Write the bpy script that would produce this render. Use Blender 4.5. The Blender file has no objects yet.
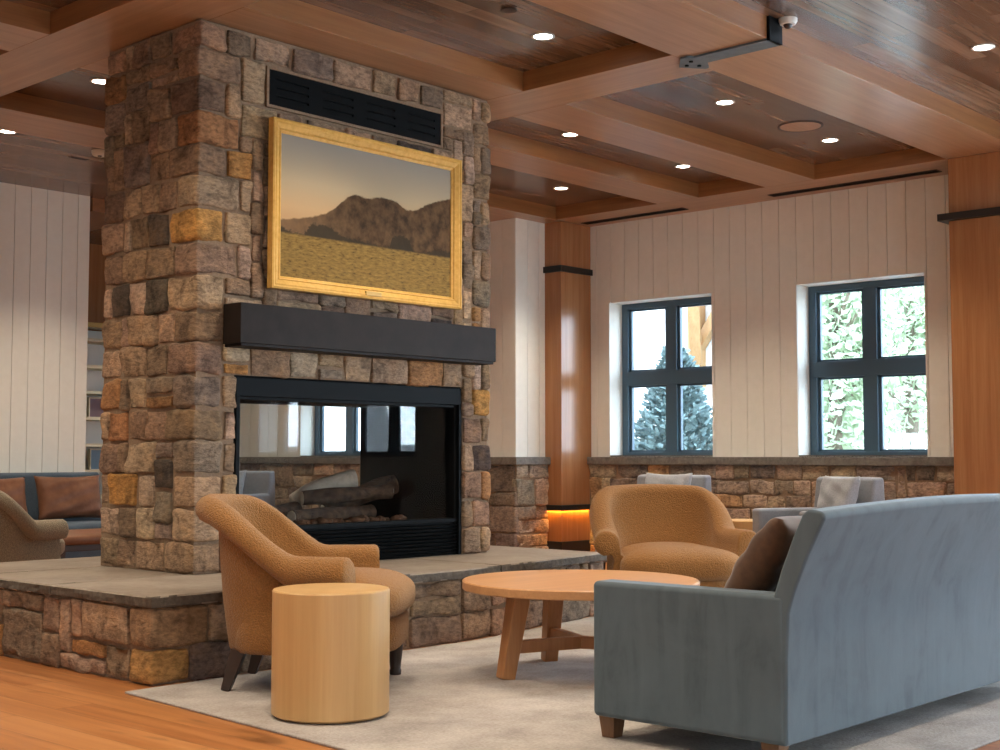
import bpy, bmesh, math, random
import numpy as np
from mathutils import Vector, Matrix
R = math.radians
PI = math.pi
sc = bpy.context.scene
col = sc.collection
rng = random.Random(7)

# ------------------------------------------------------------------ materials
def nn(nt, t, **kw):
    n = nt.nodes.new(t)
    for k, v in kw.items():
        if k.startswith('i_'):
            n.inputs[k[2:].replace('_', ' ')].default_value = v
        else:
            setattr(n, k, v)
    return n

def base_mat(name, color=(.5, .5, .5), rough=.6, metal=0., sheen=0., spec=.5, coat=0.):
    m = bpy.data.materials.new(name); m.use_nodes = True
    nt = m.node_tree; b = nt.nodes['Principled BSDF']
    b.inputs['Base Color'].default_value = (*color, 1)
    b.inputs['Roughness'].default_value = rough
    b.inputs['Metallic'].default_value = metal
    b.inputs['Specular IOR Level'].default_value = spec
    b.inputs['Sheen Weight'].default_value = sheen
    b.inputs['Coat Weight'].default_value = coat
    return m, nt, b

def ramp(nt, stops):
    r = nt.nodes.new('ShaderNodeValToRGB')
    e = r.color_ramp.elements
    while len(e) < len(stops): e.new(.5)
    for k, (p, c) in enumerate(stops):
        e[k].position = p; e[k].color = (*c, 1) if len(c) == 3 else c
    return r

def coords(nt, scale=(1, 1, 1), rot=(0, 0, 0), loc=(0, 0, 0)):
    tc = nt.nodes.new('ShaderNodeTexCoord'); mp = nt.nodes.new('ShaderNodeMapping')
    mp.inputs['Scale'].default_value = scale; mp.inputs['Rotation'].default_value = rot; mp.inputs['Location'].default_value = loc
    nt.links.new(tc.outputs['Object'], mp.inputs['Vector'])
    return mp.outputs['Vector']

def noise(nt, vec, scale, detail=4, rough=.55, dist=0):
    n = nt.nodes.new('ShaderNodeTexNoise')
    n.inputs['Scale'].default_value = scale; n.inputs['Detail'].default_value = detail
    n.inputs['Roughness'].default_value = rough; n.inputs['Distortion'].default_value = dist
    if vec is not None: nt.links.new(vec, n.inputs['Vector'])
    return n.outputs['Fac']

def mixc(nt, fac, a, b, mode='MIX'):
    m = nt.nodes.new('ShaderNodeMix'); m.data_type = 'RGBA'; m.blend_type = mode
    for sock, v in ((m.inputs['Factor'], fac), (m.inputs[6], a), (m.inputs[7], b)):
        if isinstance(v, bpy.types.NodeSocket): nt.links.new(v, sock)
        elif isinstance(v, (int, float)): sock.default_value = v
        else: sock.default_value = (*v, 1)
    return m.outputs[2]

def math_(nt, op, a, b=None, c=None, clamp=False):
    m = nt.nodes.new('ShaderNodeMath'); m.operation = op; m.use_clamp = clamp
    for i, v in enumerate((a, b, c)):
        if v is None: continue
        if isinstance(v, bpy.types.NodeSocket): nt.links.new(v, m.inputs[i])
        else: m.inputs[i].default_value = v
    return m.outputs[0]

def bump(nt, b, h, strength=.3, dist=.01):
    n = nt.nodes.new('ShaderNodeBump'); n.inputs['Strength'].default_value = strength; n.inputs['Distance'].default_value = dist
    nt.links.new(h, n.inputs['Height']); nt.links.new(n.outputs['Normal'], b.inputs['Normal'])

def wood(name, dark, light, axis='X', rough=.42, grain=1., knots=0., coat=0., bs=.12):
    m, nt, b = base_mat(name, light, rough, coat=coat)
    s = {'X': (.35, 9, 9), 'Y': (9, .35, 9), 'Z': (9, 9, .35)}[axis]
    v = coords(nt, s)
    n1 = noise(nt, v, 1.6 * grain, 5, .6, .4)
    v2 = coords(nt, tuple(x * 4 for x in s))
    n2 = noise(nt, v2, 2.4 * grain, 3, .6)
    f = math_(nt, 'ADD', math_(nt, 'MULTIPLY', n1, .65), math_(nt, 'MULTIPLY', n2, .35))
    r = ramp(nt, [(.34, dark), (.66, light)])
    nt.links.new(f, r.inputs['Fac'])
    c = r.outputs['Color']
    if knots:
        v3 = coords(nt, tuple(.5 + .12 * x for x in s))
        k = noise(nt, v3, 1.7, 2, .5, 1.2)
        kr = ramp(nt, [(.66, (0, 0, 0)), (.76, (1, 1, 1))]); nt.links.new(k, kr.inputs['Fac'])
        c = mixc(nt, math_(nt, 'MULTIPLY', kr.outputs['Color'], knots), c, tuple(x * .3 for x in dark))
    nt.links.new(c, b.inputs['Base Color'])
    bump(nt, b, f, bs, .004)
    return m

def planks(name, cols, along='X', length=1.9, width=.13, rough=.3, gap=.0025, gapcol=(.02, .012, .008), knots=0., coat=0., rvar=.12, spec=.5):
    m, nt, b = base_mat(name, cols[0], rough, coat=coat)
    rot = (0, 0, 0) if along == 'X' else (0, 0, R(90))
    v = coords(nt, (1, 1, 1), rot)
    br = nn(nt, 'ShaderNodeTexBrick', offset=.37, offset_frequency=2, squash=1.)
    br.inputs['Color1'].default_value = (0, 0, 0, 1); br.inputs['Color2'].default_value = (1, 1, 1, 1)
    br.inputs['Mortar'].default_value = (.5, .5, .5, 1)
    br.inputs['Scale'].default_value = 1; br.inputs['Mortar Size'].default_value = gap
    br.inputs['Mortar Smooth'].default_value = .2
    br.inputs['Brick Width'].default_value = length; br.inputs['Row Height'].default_value = width
    nt.links.new(v, br.inputs['Vector'])
    sx = (.5, 11, 11) if along == 'X' else (11, .5, 11)
    vg = coords(nt, sx)
    off = nn(nt, 'ShaderNodeVectorMath', operation='ADD')
    sc_ = nn(nt, 'ShaderNodeVectorMath', operation='SCALE'); sc_.inputs['Scale'].default_value = 23.
    nt.links.new(br.outputs['Color'], sc_.inputs[0]); nt.links.new(vg, off.inputs[0]); nt.links.new(sc_.outputs[0], off.inputs[1])
    n1 = noise(nt, off.outputs[0], 1.5, 5, .62, .6)
    fac = math_(nt, 'ADD', math_(nt, 'MULTIPLY', n1, .75), math_(nt, 'MULTIPLY', br.outputs['Color'], .3))
    n = len(cols)
    r = ramp(nt, [(.28 + .5 * i / (n - 1), c) for i, c in enumerate(cols)])
    nt.links.new(fac, r.inputs['Fac'])
    c = r.outputs['Color']
    if knots:
        vk = coords(nt, (1.1, 3.4, 1) if along == 'X' else (3.4, 1.1, 1))
        k = noise(nt, vk, 1.5, 2, .5, .8)
        kr = ramp(nt, [(.62, (0, 0, 0)), (.72, (1, 1, 1))]); nt.links.new(k, kr.inputs['Fac'])
        c = mixc(nt, math_(nt, 'MULTIPLY', kr.outputs['Color'], knots), c, tuple(x * .35 for x in cols[0]))
    c = mixc(nt, math_(nt, 'MULTIPLY', br.outputs['Fac'], .85), c, gapcol)
    nt.links.new(c, b.inputs['Base Color'])
    b.inputs['Specular IOR Level'].default_value = spec
    rr = math_(nt, 'ADD', rough - rvar / 2, math_(nt, 'MULTIPLY', n1, rvar)); nt.links.new(rr, b.inputs['Roughness'])
    h = math_(nt, 'SUBTRACT', math_(nt, 'MULTIPLY', n1, .25), br.outputs['Fac'])
    bump(nt, b, h, .25, .004)
    return m

def stone_mat(name):
    m, nt, b = base_mat(name, (.3, .25, .2), .85, spec=.25)
    at = nn(nt, 'ShaderNodeAttribute', attribute_name='tint')
    v = coords(nt)
    n1 = noise(nt, v, 7, 6, .65, .6)
    n2 = noise(nt, coords(nt, (1, 1, 2.2)), 24, 5, .7)
    r = ramp(nt, [(.3, (.36, .34, .33)), (.5, (.98, .97, .96)), (.7, (1.3, 1.22, 1.08))]); nt.links.new(n1, r.inputs['Fac'])
    c = mixc(nt, 1., at.outputs['Color'], r.outputs['Color'], 'MULTIPLY')
    r2 = ramp(nt, [(.36, (.48, .47, .46)), (.6, (1.16, 1.14, 1.11))]); nt.links.new(n2, r2.inputs['Fac'])
    c = mixc(nt, .8, c, r2.outputs['Color'], 'MULTIPLY')
    n3 = noise(nt, coords(nt, loc=(3, 1, 7)), 3.1, 3, .6)
    r3 = ramp(nt, [(.58, (0, 0, 0)), (.72, (1, 1, 1))]); nt.links.new(n3, r3.inputs['Fac'])
    c = mixc(nt, math_(nt, 'MULTIPLY', r3.outputs['Color'], .35), c, (.30, .17, .07))
    nt.links.new(c, b.inputs['Base Color'])
    h = math_(nt, 'ADD', math_(nt, 'MULTIPLY', n1, .6), math_(nt, 'MULTIPLY', n2, .5))
    bump(nt, b, h, 1., .028)
    return m

def speckle(name, c1, c2, scale=40, rough=.8, bs=.3, bd=.004, sheen=0., spec=.3, scale2=6, f2=.4):
    m, nt, b = base_mat(name, c1, rough, sheen=sheen, spec=spec)
    v = coords(nt)
    n1 = noise(nt, v, scale, 3, .6); n2 = noise(nt, v, scale2, 4, .6)
    f = math_(nt, 'ADD', math_(nt, 'MULTIPLY', n1, 1 - f2), math_(nt, 'MULTIPLY', n2, f2))
    r = ramp(nt, [(.36, c1), (.64, c2)]); nt.links.new(f, r.inputs['Fac'])
    nt.links.new(r.outputs['Color'], b.inputs['Base Color'])
    bump(nt, b, n1, bs, bd)
    if sheen:
        b.inputs['Sheen Roughness'].default_value = .45
    return m

def boucle(name, c1, c2, sheen=.5):
    m, nt, b = base_mat(name, c1, .95, sheen=sheen, spec=.1)
    v = coords(nt)
    vo = nn(nt, 'ShaderNodeTexVoronoi'); vo.inputs['Scale'].default_value = 130; nt.links.new(v, vo.inputs['Vector'])
    n1 = noise(nt, v, 60, 3, .7)
    f = math_(nt, 'ADD', math_(nt, 'MULTIPLY', vo.outputs['Distance'], .8), math_(nt, 'MULTIPLY', n1, .5))
    r = ramp(nt, [(.2, c2), (.85, c1)]); nt.links.new(f, r.inputs['Fac'])
    nt.links.new(r.outputs['Color'], b.inputs['Base Color'])
    b.inputs['Sheen Roughness'].default_value = .5
    b.inputs['Sheen Tint'].default_value = (1, .9, .78, 1)
    bump(nt, b, math_(nt, 'MULTIPLY', f, -1.), .8, .008)
    return m

def velvet(name, c1, c2):
    m, nt, b = base_mat(name, c1, .75, sheen=.32, spec=.25)
    n1 = noise(nt, coords(nt, (5, 5, 1.0)), 2.2, 4, .6, .8)
    n2 = noise(nt, coords(nt), 3.6, 5, .7, .5)
    f = math_(nt, 'ADD', math_(nt, 'MULTIPLY', n1, .55), math_(nt, 'MULTIPLY', n2, .45))
    r = ramp(nt, [(.30, c2), (.48, c1), (.7, tuple(x * 1.18 for x in c1))]); nt.links.new(f, r.inputs['Fac'])
    nt.links.new(r.outputs['Color'], b.inputs['Base Color'])
    b.inputs['Sheen Roughness'].default_value = .35
    b.inputs['Sheen Tint'].default_value = (.85, .93, 1, 1)
    n3 = noise(nt, coords(nt), 160, 2, .6)
    bump(nt, b, n3, .12, .003)
    return m

def emit(name, c, s):
    m, nt, b = base_mat(name, c, .5)
    b.inputs['Emission Color'].default_value = (*c, 1); b.inputs['Emission Strength'].default_value = s
    return m

def glass(name, tint=(1, 1, 1), ior=.03, rough=0.):
    m = bpy.data.materials.new(name); m.use_nodes = True
    nt = m.node_tree; nt.nodes.clear()
    o = nn(nt, 'ShaderNodeOutputMaterial'); t = nn(nt, 'ShaderNodeBsdfTransparent'); g = nn(nt, 'ShaderNodeBsdfGlossy')
    t.inputs['Color'].default_value = (*tint, 1); g.inputs['Roughness'].default_value = rough
    lw = nn(nt, 'ShaderNodeLayerWeight')
    f = math_(nt, 'ADD', ior, math_(nt, 'MULTIPLY', math_(nt, 'POWER', lw.outputs['Facing'], 5.), 1 - ior))
    x = nn(nt, 'ShaderNodeMixShader')
    nt.links.new(f, x.inputs[0]); nt.links.new(t.outputs[0], x.inputs[1]); nt.links.new(g.outputs[0], x.inputs[2])
    nt.links.new(x.outputs[0], o.inputs['Surface'])
    return m

def painting_mat():
    m, nt, b = base_mat('painted_canvas', (.5, .4, .2), .6, spec=.12)
    tc = nn(nt, 'ShaderNodeTexCoord'); se = nn(nt, 'ShaderNodeSeparateXYZ'); nt.links.new(tc.outputs['UV'], se.inputs[0])
    u, v = se.outputs[0], se.outputs[1]
    uv = tc.outputs['UV']
    sky = ramp(nt, [(.30, (.42, .23, .10)), (.50, (.56, .37, .19)), (.68, (.50, .39, .24)), (1., (.29, .27, .23))]); nt.links.new(v, sky.inputs['Fac'])
    mpc = nn(nt, 'ShaderNodeMapping'); mpc.inputs['Scale'].default_value = (3, 6, 1); nt.links.new(uv, mpc.inputs[0])
    cl = noise(nt, mpc.outputs[0], 1.6, 5, .6)
    clr = ramp(nt, [(.45, (0, 0, 0)), (.7, (1, 1, 1))]); nt.links.new(cl, clr.inputs['Fac'])
    low = ramp(nt, [(.4, (1, 1, 1)), (.75, (0, 0, 0))]); nt.links.new(v, low.inputs['Fac'])
    c = mixc(nt, math_(nt, 'MULTIPLY', math_(nt, 'MULTIPLY', clr.outputs['Color'], low.outputs['Color']), .5), sky.outputs['Color'], (.55, .36, .2))
    fc = nn(nt, 'ShaderNodeFloatCurve'); cv = fc.mapping.curves[0]
    pts = [(0, .40), (.1, .43), (.2, .47), (.28, .53), (.35, .62), (.40, .665), (.48, .66), (.56, .685), (.65, .675), (.72, .63), (.77, .64), (.86, .71), (1, .78)]
    cv.points[0].location = pts[0]; cv.points[1].location = pts[-1]
    for p in pts[1:-1]: cv.points.new(*p)
    fc.mapping.update()
    nt.links.new(u, fc.inputs['Value'])
    rg = noise(nt, uv, 34, 4, .7)
    ridge = math_(nt, 'ADD', fc.outputs[0], math_(nt, 'MULTIPLY', math_(nt, 'SUBTRACT', rg, .5), .03))
    mk = math_(nt, 'MULTIPLY', math_(nt, 'SUBTRACT', ridge, v), 90, clamp=True)
    mpm = nn(nt, 'ShaderNodeMapping'); mpm.inputs['Scale'].default_value = (9, 5, 1); mpm.inputs['Rotation'].default_value = (0, 0, R(35)); nt.links.new(uv, mpm.inputs[0])
    mn = noise(nt, mpm.outputs[0], 2, 5, .65)
    mr = ramp(nt, [(.35, (.04, .022, .010)), (.65, (.14, .078, .034))]); nt.links.new(mn, mr.inputs['Fac'])
    far = ramp(nt, [(.05, (1, 1, 1)), (.4, (0, 0, 0))]); nt.links.new(u, far.inputs['Fac'])
    mcol = mixc(nt, math_(nt, 'MULTIPLY', far.outputs['Color'], .6), mr.outputs['Color'], (.25, .145, .07))
    c = mixc(nt, mk, c, mcol)
    # dark trees along the foot of the hill
    tn = noise(nt, uv, 42, 4, .75)
    tl = nn(nt, 'ShaderNodeFloatCurve'); tv = tl.mapping.curves[0]
    tp = [(0, .36), (.13, .335), (.165, .40), (.28, .395), (.33, .36), (.5, .335), (.61, .33), (.635, .41), (.73, .41), (.755, .335), (.9, .35), (1, .37)]
    tv.points[0].location = tp[0]; tv.points[1].location = tp[-1]
    for p in tp[1:-1]: tv.points.new(*p)
    tl.mapping.update(); nt.links.new(u, tl.inputs['Value'])
    th = math_(nt, 'ADD', tl.outputs[0], math_(nt, 'MULTIPLY', math_(nt, 'SUBTRACT', tn, .5), .09))
    tk = math_(nt, 'MULTIPLY', math_(nt, 'SUBTRACT', th, v), 60, clamp=True)
    c = mixc(nt, math_(nt, 'MULTIPLY', tk, .85), c, (.035, .026, .014))
    # field
    hor = math_(nt, 'ADD', .315, math_(nt, 'MULTIPLY', math_(nt, 'SUBTRACT', tn, .5), .02))
    fk = math_(nt, 'MULTIPLY', math_(nt, 'SUBTRACT', hor, v), 70, clamp=True)
    mpf = nn(nt, 'ShaderNodeMapping'); mpf.inputs['Scale'].default_value = (14, 30, 1); nt.links.new(uv, mpf.inputs[0])
    fn = noise(nt, mpf.outputs[0], 2.2, 6, .7)
    fr = ramp(nt, [(.34, (.07, .042, .012)), (.44, (.20, .12, .03)), (.6, (.30, .185, .048)), (.8, (.40, .27, .09))]); nt.links.new(fn, fr.inputs['Fac'])
    c = mixc(nt, fk, c, fr.outputs['Color'])
    nt.links.new(c, b.inputs['Base Color'])
    bump(nt, b, noise(nt, uv, 160, 2, .6), .15, .002)
    return m

M = {}
M['stone'] = stone_mat('rough_stone')
M['mortar'] = speckle('mortar', (.22, .145, .092), (.31, .215, .14), 60, .95, .5, .006)
M['slab'] = speckle('bluestone_slab', (.205, .165, .13), (.345, .285, .23), 30, .5, .35, .006, scale2=2.2, f2=.65)
M['slab_edge'] = speckle('split_bluestone_edge', (.075, .062, .05), (.15, .125, .10), 26, .85, .7, .012)
M['ledge'] = speckle('ledge_stone', (.12, .11, .095), (.22, .2, .175), 30, .75, .4, .006)
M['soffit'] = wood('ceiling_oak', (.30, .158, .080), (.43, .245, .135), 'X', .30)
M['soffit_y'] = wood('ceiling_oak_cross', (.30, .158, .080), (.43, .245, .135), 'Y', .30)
M['fascia'] = wood('shaded_side_oak', (.215, .084, .025), (.325, .138, .046), 'X', .40)  # darker copy of the ceiling oak, side shade put into its colour
M['shaded_side_y'] = wood('shaded_side_oak_cross', (.215, .084, .025), (.325, .138, .046), 'Y', .40)
M['column'] = wood('column_oak', (.31, .13, .05), (.42, .195, .082), 'Z', .22)
M['planks'] = planks('ceiling_planks', [(.07, .036, .021), (.125, .066, .038), (.19, .108, .066), (.27, .165, .105)], 'X', 2.3, .15, .24, .003, spec=.9)
M['floor'] = planks('oak_floor', [(.22, .072, .018), (.35, .128, .036), (.46, .19, .06), (.52, .245, .09)], 'Y', 1.9, .19, .38, .0016, (.10, .04, .015), knots=.6)
M['white'] = speckle('white_paint', (.81, .785, .71), (.84, .815, .74), 12, .55, .03, .002)
M['black'] = base_mat('black_steel', (.004, .0048, .0055), .5, spec=.07)[0]
M['soot'] = base_mat('soot_black_lining', (.005, .005, .005), .8, spec=.1)[0]
M['mantel'] = speckle('mantel_steel', (.014, .0095, .0075), (.022, .0155, .0125), 9, .55, .08, .003, spec=.15)
M['steel'] = speckle('blued_steel', (.095, .118, .135), (.13, .16, .18), 12, .5, .06, .002)
M['bronze'] = base_mat('dark_bronze', (.03, .024, .02), .45, metal=.3)[0]
M['winframe'] = base_mat('window_frame_slate', (.06, .115, .165), .45)[0]
M['gold'] = speckle('gilded_wood', (.62, .34, .07), (.78, .47, .13), 30, .38, .12, .003)
M['canvas'] = painting_mat()
M['caramel'] = boucle('caramel_boucle', (.32, .152, .05), (.20, .090, .027), .25)
M['olive'] = boucle('olive_tweed', (.29, .225, .145), (.11, .085, .053), .3)
M['legwood'] = base_mat('dark_walnut_leg', (.035, .018, .011), .45)[0]
M['sofa'] = velvet('blue_grey_velvet', (.090, .117, .135), (.060, .079, .092))
M['sofaleg'] = wood('sofa_leg_wood', (.12, .055, .025), (.2, .1, .045), 'Z', .45)
M['brown'] = speckle('brown_velvet', (.062, .026, .011), (.10, .044, .019), 25, .7, .1, .003, sheen=.4)
M['leather'] = speckle('brown_leather', (.14, .058, .03), (.215, .095, .05), 18, .42, .25, .004, scale2=4, f2=.6)
M['grey'] = speckle('light_grey_weave', (.19, .205, .235), (.27, .285, .32), 120, .9, .3, .003, sheen=.2)
M['greypillow'] = speckle('pale_grey_linen', (.24, .25, .275), (.34, .35, .375), 90, .9, .3, .004, sheen=.2)
M['bluesofa'] = speckle('slate_blue_fabric', (.05, .072, .10), (.075, .105, .14), 90, .9, .3, .003, sheen=.2)
M['maple'] = wood('pale_maple', (.50, .29, .112), (.61, .38, .165), 'Z', .40, .55, knots=.55)
M['tableoak'] = wood('coffee_table_oak', (.48, .235, .10), (.62, .33, .155), 'X', .34, .8)
M['tableleg'] = wood('coffee_table_leg_oak', (.34, .145, .055), (.46, .22, .09), 'Z', .42)
M['rug'] = speckle('woven_rug', (.29, .255, .23), (.50, .455, .42), 70, .95, .6, .008, scale2=3.0, f2=.62)
M['glass'] = glass('fireplace_glass', (.96, .97, .97), .008)
M['pane'] = glass('window_glass', (.97, .985, 1.0), .02)
M['log'] = speckle('charred_log', (.035, .02, .014), (.13, .075, .045), 22, .9, .8, .012)
M['palelog'] = speckle('pale_log_cut', (.48, .40, .31), (.66, .57, .46), 20, .85, .4, .006)
M['coal'] = speckle('lava_rock', (.10, .05, .03), (.24, .115, .06), 20, .95, .8, .01)
M['lens'] = emit('lamp_lens', (1, .93, .82), 22)
M['strip'] = emit('warm_strip', (1, .40, .05), 150)
M['whiteplastic'] = base_mat('white_plastic', (.72, .70, .66), .4)[0]
M['darkplastic'] = base_mat('dark_plastic', (.03, .02, .02), .4)[0]
M['siding'] = speckle('pale_siding', (.72, .70, .66), (.78, .76, .72), 6, .7, .05, .002)
M['timber'] = wood('porch_timber', (.32, .17, .07), (.45, .26, .12), 'Z', .6)
M['spruce'] = speckle('spruce_needles', (.10, .15, .15), (.20, .27, .27), 30, .8, .2, .004)
M['leaves'] = speckle('tree_leaves', (.36, .44, .28), (.58, .65, .48), 6, .7, .1, .002)
M['bark'] = speckle('tree_bark', (.14, .11, .08), (.25, .2, .16), 12, .9, .6, .01)
M['ground'] = speckle('pale_paving', (.30, .30, .28), (.40, .40, .37), 8, .9, .3, .01)
M['fencewhite'] = base_mat('white_fence_paint', (.75, .75, .73), .6)[0]
M['cream'] = base_mat('cream_shelf_paint', (.66, .58, .42), .5)[0]
M['tin'] = base_mat('brass_edge', (.6, .38, .1), .4)[0]
M['bluebook'] = base_mat('slate_blue_board', (.16, .24, .32), .6)[0]
M['bookplum'] = base_mat('plum_cloth', (.2, .13, .16), .7)[0]

# ------------------------------------------------------------------ mesh helpers
def vnoise(p, seed=0):
    p = np.asarray(p, float); i = np.floor(p).astype(np.int64); f = p - i; f = f * f * (3 - 2 * f)
    def h(a, b, c):
        n = (a * 73856093) ^ (b * 19349663) ^ (c * 83492791) ^ (seed * 2654435761)
        n = (n ^ (n >> 13)) * 1274126177 & 0xffffffff
        n = (n ^ (n >> 16)) & 0xffff
        return n / 65535.0
    x, y, z = i[:, 0], i[:, 1], i[:, 2]; fx, fy, fz = f[:, 0], f[:, 1], f[:, 2]
    r = 0
    for dx in (0, 1):
        for dy in (0, 1):
            for dz in (0, 1):
                w = (fx if dx else 1 - fx) * (fy if dy else 1 - fy) * (fz if dz else 1 - fz)
                r = r + w * h(x + dx, y + dy, z + dz)
    return r - .5

def fbm(p, s, o=3, seed=0):
    r = 0; a = 1
    for k in range(o):
        r = r + a * vnoise(np.asarray(p) * s, seed + k); s *= 2.03; a *= .5
    return r

class MB:
    def __init__(self): self.v = []; self.f = []; self.t = []
    def add(self, vs, fs, tint=None):
        o = len(self.v); self.v.extend([tuple(map(float, p)) for p in vs]); self.f.extend([[i + o for i in f] for f in fs])
        if tint is not None: self.t.extend([tint] * len(vs))
        return self
    def box(self, lo, hi, rot=None):
        a, b = lo, hi
        vs = [(x, y, z) for x in (a[0], b[0]) for y in (a[1], b[1]) for z in (a[2], b[2])]
        fs = [(0, 1, 3, 2), (4, 6, 7, 5), (0, 4, 5, 1), (2, 3, 7, 6), (0, 2, 6, 4), (1, 5, 7, 3)]
        if rot is not None:
            c = Vector([(p + q) / 2 for p, q in zip(a, b)]); vs = [c + rot @ (Vector(p) - c) for p in vs]
        return self.add(vs, fs)
    def bar(self, p, q, w, d=None, w2=None, d2=None, up=(0, 0, 1)):
        p, q = Vector(p), Vector(q); d = d or w; w2 = w2 or w; d2 = d2 or d
        t = (q - p).normalized(); s = t.cross(Vector(up))
        if s.length < 1e-4: s = Vector((1, 0, 0))
        s.normalize(); n = s.cross(t)
        vs = []
        for c, a, b in ((p, w / 2, d / 2), (q, w2 / 2, d2 / 2)):
            vs += [c - s * a - n * b, c + s * a - n * b, c + s * a + n * b, c - s * a + n * b]
        return self.add(vs, [(3, 2, 1, 0), (4, 5, 6, 7), (0, 1, 5, 4), (1, 2, 6, 5), (2, 3, 7, 6), (3, 0, 4, 7)])
    def tube(self, pts, rad, n=12, cap=True):
        pts = [Vector(p) for p in pts]; rads = rad if isinstance(rad, (list, tuple)) else [rad] * len(pts)
        vs = []; pn = None
        for i, p in enumerate(pts):
            t = (pts[min(i + 1, len(pts) - 1)] - pts[max(i - 1, 0)]).normalized()
            if pn is None:
                pn = t.orthogonal().normalized()
            pn = (pn - t * pn.dot(t)).normalized(); b = t.cross(pn)
            for k in range(n):
                a = 2 * PI * k / n; vs.append(p + (pn * math.cos(a) + b * math.sin(a)) * rads[i])
        fs = []
        for i in range(len(pts) - 1):
            for k in range(n):
                fs.append((i * n + k, i * n + (k + 1) % n, (i + 1) * n + (k + 1) % n, (i + 1) * n + k))
        if cap:
            fs.append(tuple(range(n - 1, -1, -1))); fs.append(tuple(range((len(pts) - 1) * n, len(pts) * n)))
        return self.add(vs, fs)
    def lathe(self, prof, n=48, c=(0, 0, 0)):
        vs = []; fs = []
        m = len(prof)
        for k in range(n):
            a = 2 * PI * k / n
            for r, z in prof: vs.append((c[0] + max(r, 1e-4) * math.cos(a), c[1] + max(r, 1e-4) * math.sin(a), c[2] + z))
        for k in range(n):
            for j in range(m - 1):
                k2 = (k + 1) % n
                fs.append((k * m + j, k2 * m + j, k2 * m + j + 1, k * m + j + 1))
        fs.append([k * m for k in range(n)][::-1]); fs.append([k * m + m - 1 for k in range(n)])
        return self.add(vs, fs)
    def prism(self, poly, z0, z1):
        n = len(poly)
        vs = [(x, y, z0) for x, y in poly] + [(x, y, z1) for x, y in poly]
        fs = [tuple(range(n - 1, -1, -1)), tuple(range(n, 2 * n))] + [(i, (i + 1) % n, n + (i + 1) % n, n + i) for i in range(n)]
        return self.add(vs, fs)
    def prism_x(self, poly, x0, x1):           # polygon in YZ swept along X
        n = len(poly)
        vs = [(x0, y, z) for y, z in poly] + [(x1, y, z) for y, z in poly]
        fs = [tuple(range(n)), tuple(range(2 * n - 1, n - 1, -1))] + [(i, n + i, n + (i + 1) % n, (i + 1) % n) for i in range(n)]
        return self.add(vs, fs)
    def superell(self, c, h, n1=2.5, n2=4, nu=40, nv=20, fn=None):   # n1: profile power, n2: plan power
        vs = []; fs = []
        def sp(x, p): return math.copysign(abs(x) ** p, x)
        for j in range(nv + 1):
            ph = -PI / 2 + PI * j / nv
            for i in range(nu):
                th = 2 * PI * i / nu
                k = sp(math.cos(ph), 2 / n1)
                p = Vector((h[0] * k * sp(math.cos(th), 2 / n2), h[1] * k * sp(math.sin(th), 2 / n2), h[2] * sp(math.sin(ph), 2 / n1)))
                if fn: p = fn(p)
                vs.append((c[0] + p[0], c[1] + p[1], c[2] + p[2]))
        for j in range(nv):
            for i in range(nu):
                fs.append((j * nu + i, j * nu + (i + 1) % nu, (j + 1) * nu + (i + 1) % nu, (j + 1) * nu + i))
        return self.add(vs, fs)
    def build(self, name, mat, parent=None, smooth=False, bevel=0, seg=3, merge=0, angle=None, rot=None, loc=None, sub=0, fix=True):
        me = bpy.data.meshes.new(name); me.from_pydata(self.v, [], self.f)
        if self.t:
            a = me.attributes.new('tint', 'FLOAT_COLOR', 'POINT')
            a.data.foreach_set('color', np.array([(*t, 1) for t in self.t], dtype=np.float32).ravel())
        if merge or fix:
            bm = bmesh.new(); bm.from_mesh(me)
            if merge: bmesh.ops.remove_doubles(bm, verts=bm.verts, dist=merge)
            if fix: bmesh.ops.recalc_face_normals(bm, faces=bm.faces)
            bm.to_mesh(me); bm.free()
        if smooth or bevel: me.polygons.foreach_set('use_smooth', [True] * len(me.polygons))
        if angle: me.set_sharp_from_angle(angle=R(angle))
        me.materials.append(mat); me.update()
        o = bpy.data.objects.new(name, me); col.objects.link(o)
        if parent is not None: o.parent = parent
        if rot: o.rotation_euler = rot
        if loc: o.location = loc
        if bevel:
            b = o.modifiers.new('edges', 'BEVEL'); b.width = bevel; b.segments = seg; b.limit_method = 'ANGLE'; b.angle_limit = R(30); b.harden_normals = True
        if sub:
            s = o.modifiers.new('smooth', 'SUBSURF'); s.levels = sub; s.render_levels = sub
        return o

def thing(name, label, cat, loc=(0, 0, 0), rz=0, group=None):
    o = bpy.data.objects.new(name, None); col.objects.link(o)
    o.location = loc; o.rotation_euler = (0, 0, rz); o.empty_display_size = .1
    return tag(o, label, cat, group)
def tag(o, label, cat, group=None):
    o['label'] = label; o['category'] = cat
    if group: o['group'] = group
    return o
def struct(o): o['kind'] = 'structure'; return o
def dup(root, loc, rz, label, group=None):
    r = root.copy(); col.objects.link(r); r.location = loc; r.rotation_euler = (0, 0, rz); r['label'] = label
    if group: r['group'] = group
    for ch in list(root.children):
        c = ch.copy(); col.objects.link(c); c.parent = r
        for g in list(ch.children):
            d = g.copy(); col.objects.link(d); d.parent = c
    return r

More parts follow.
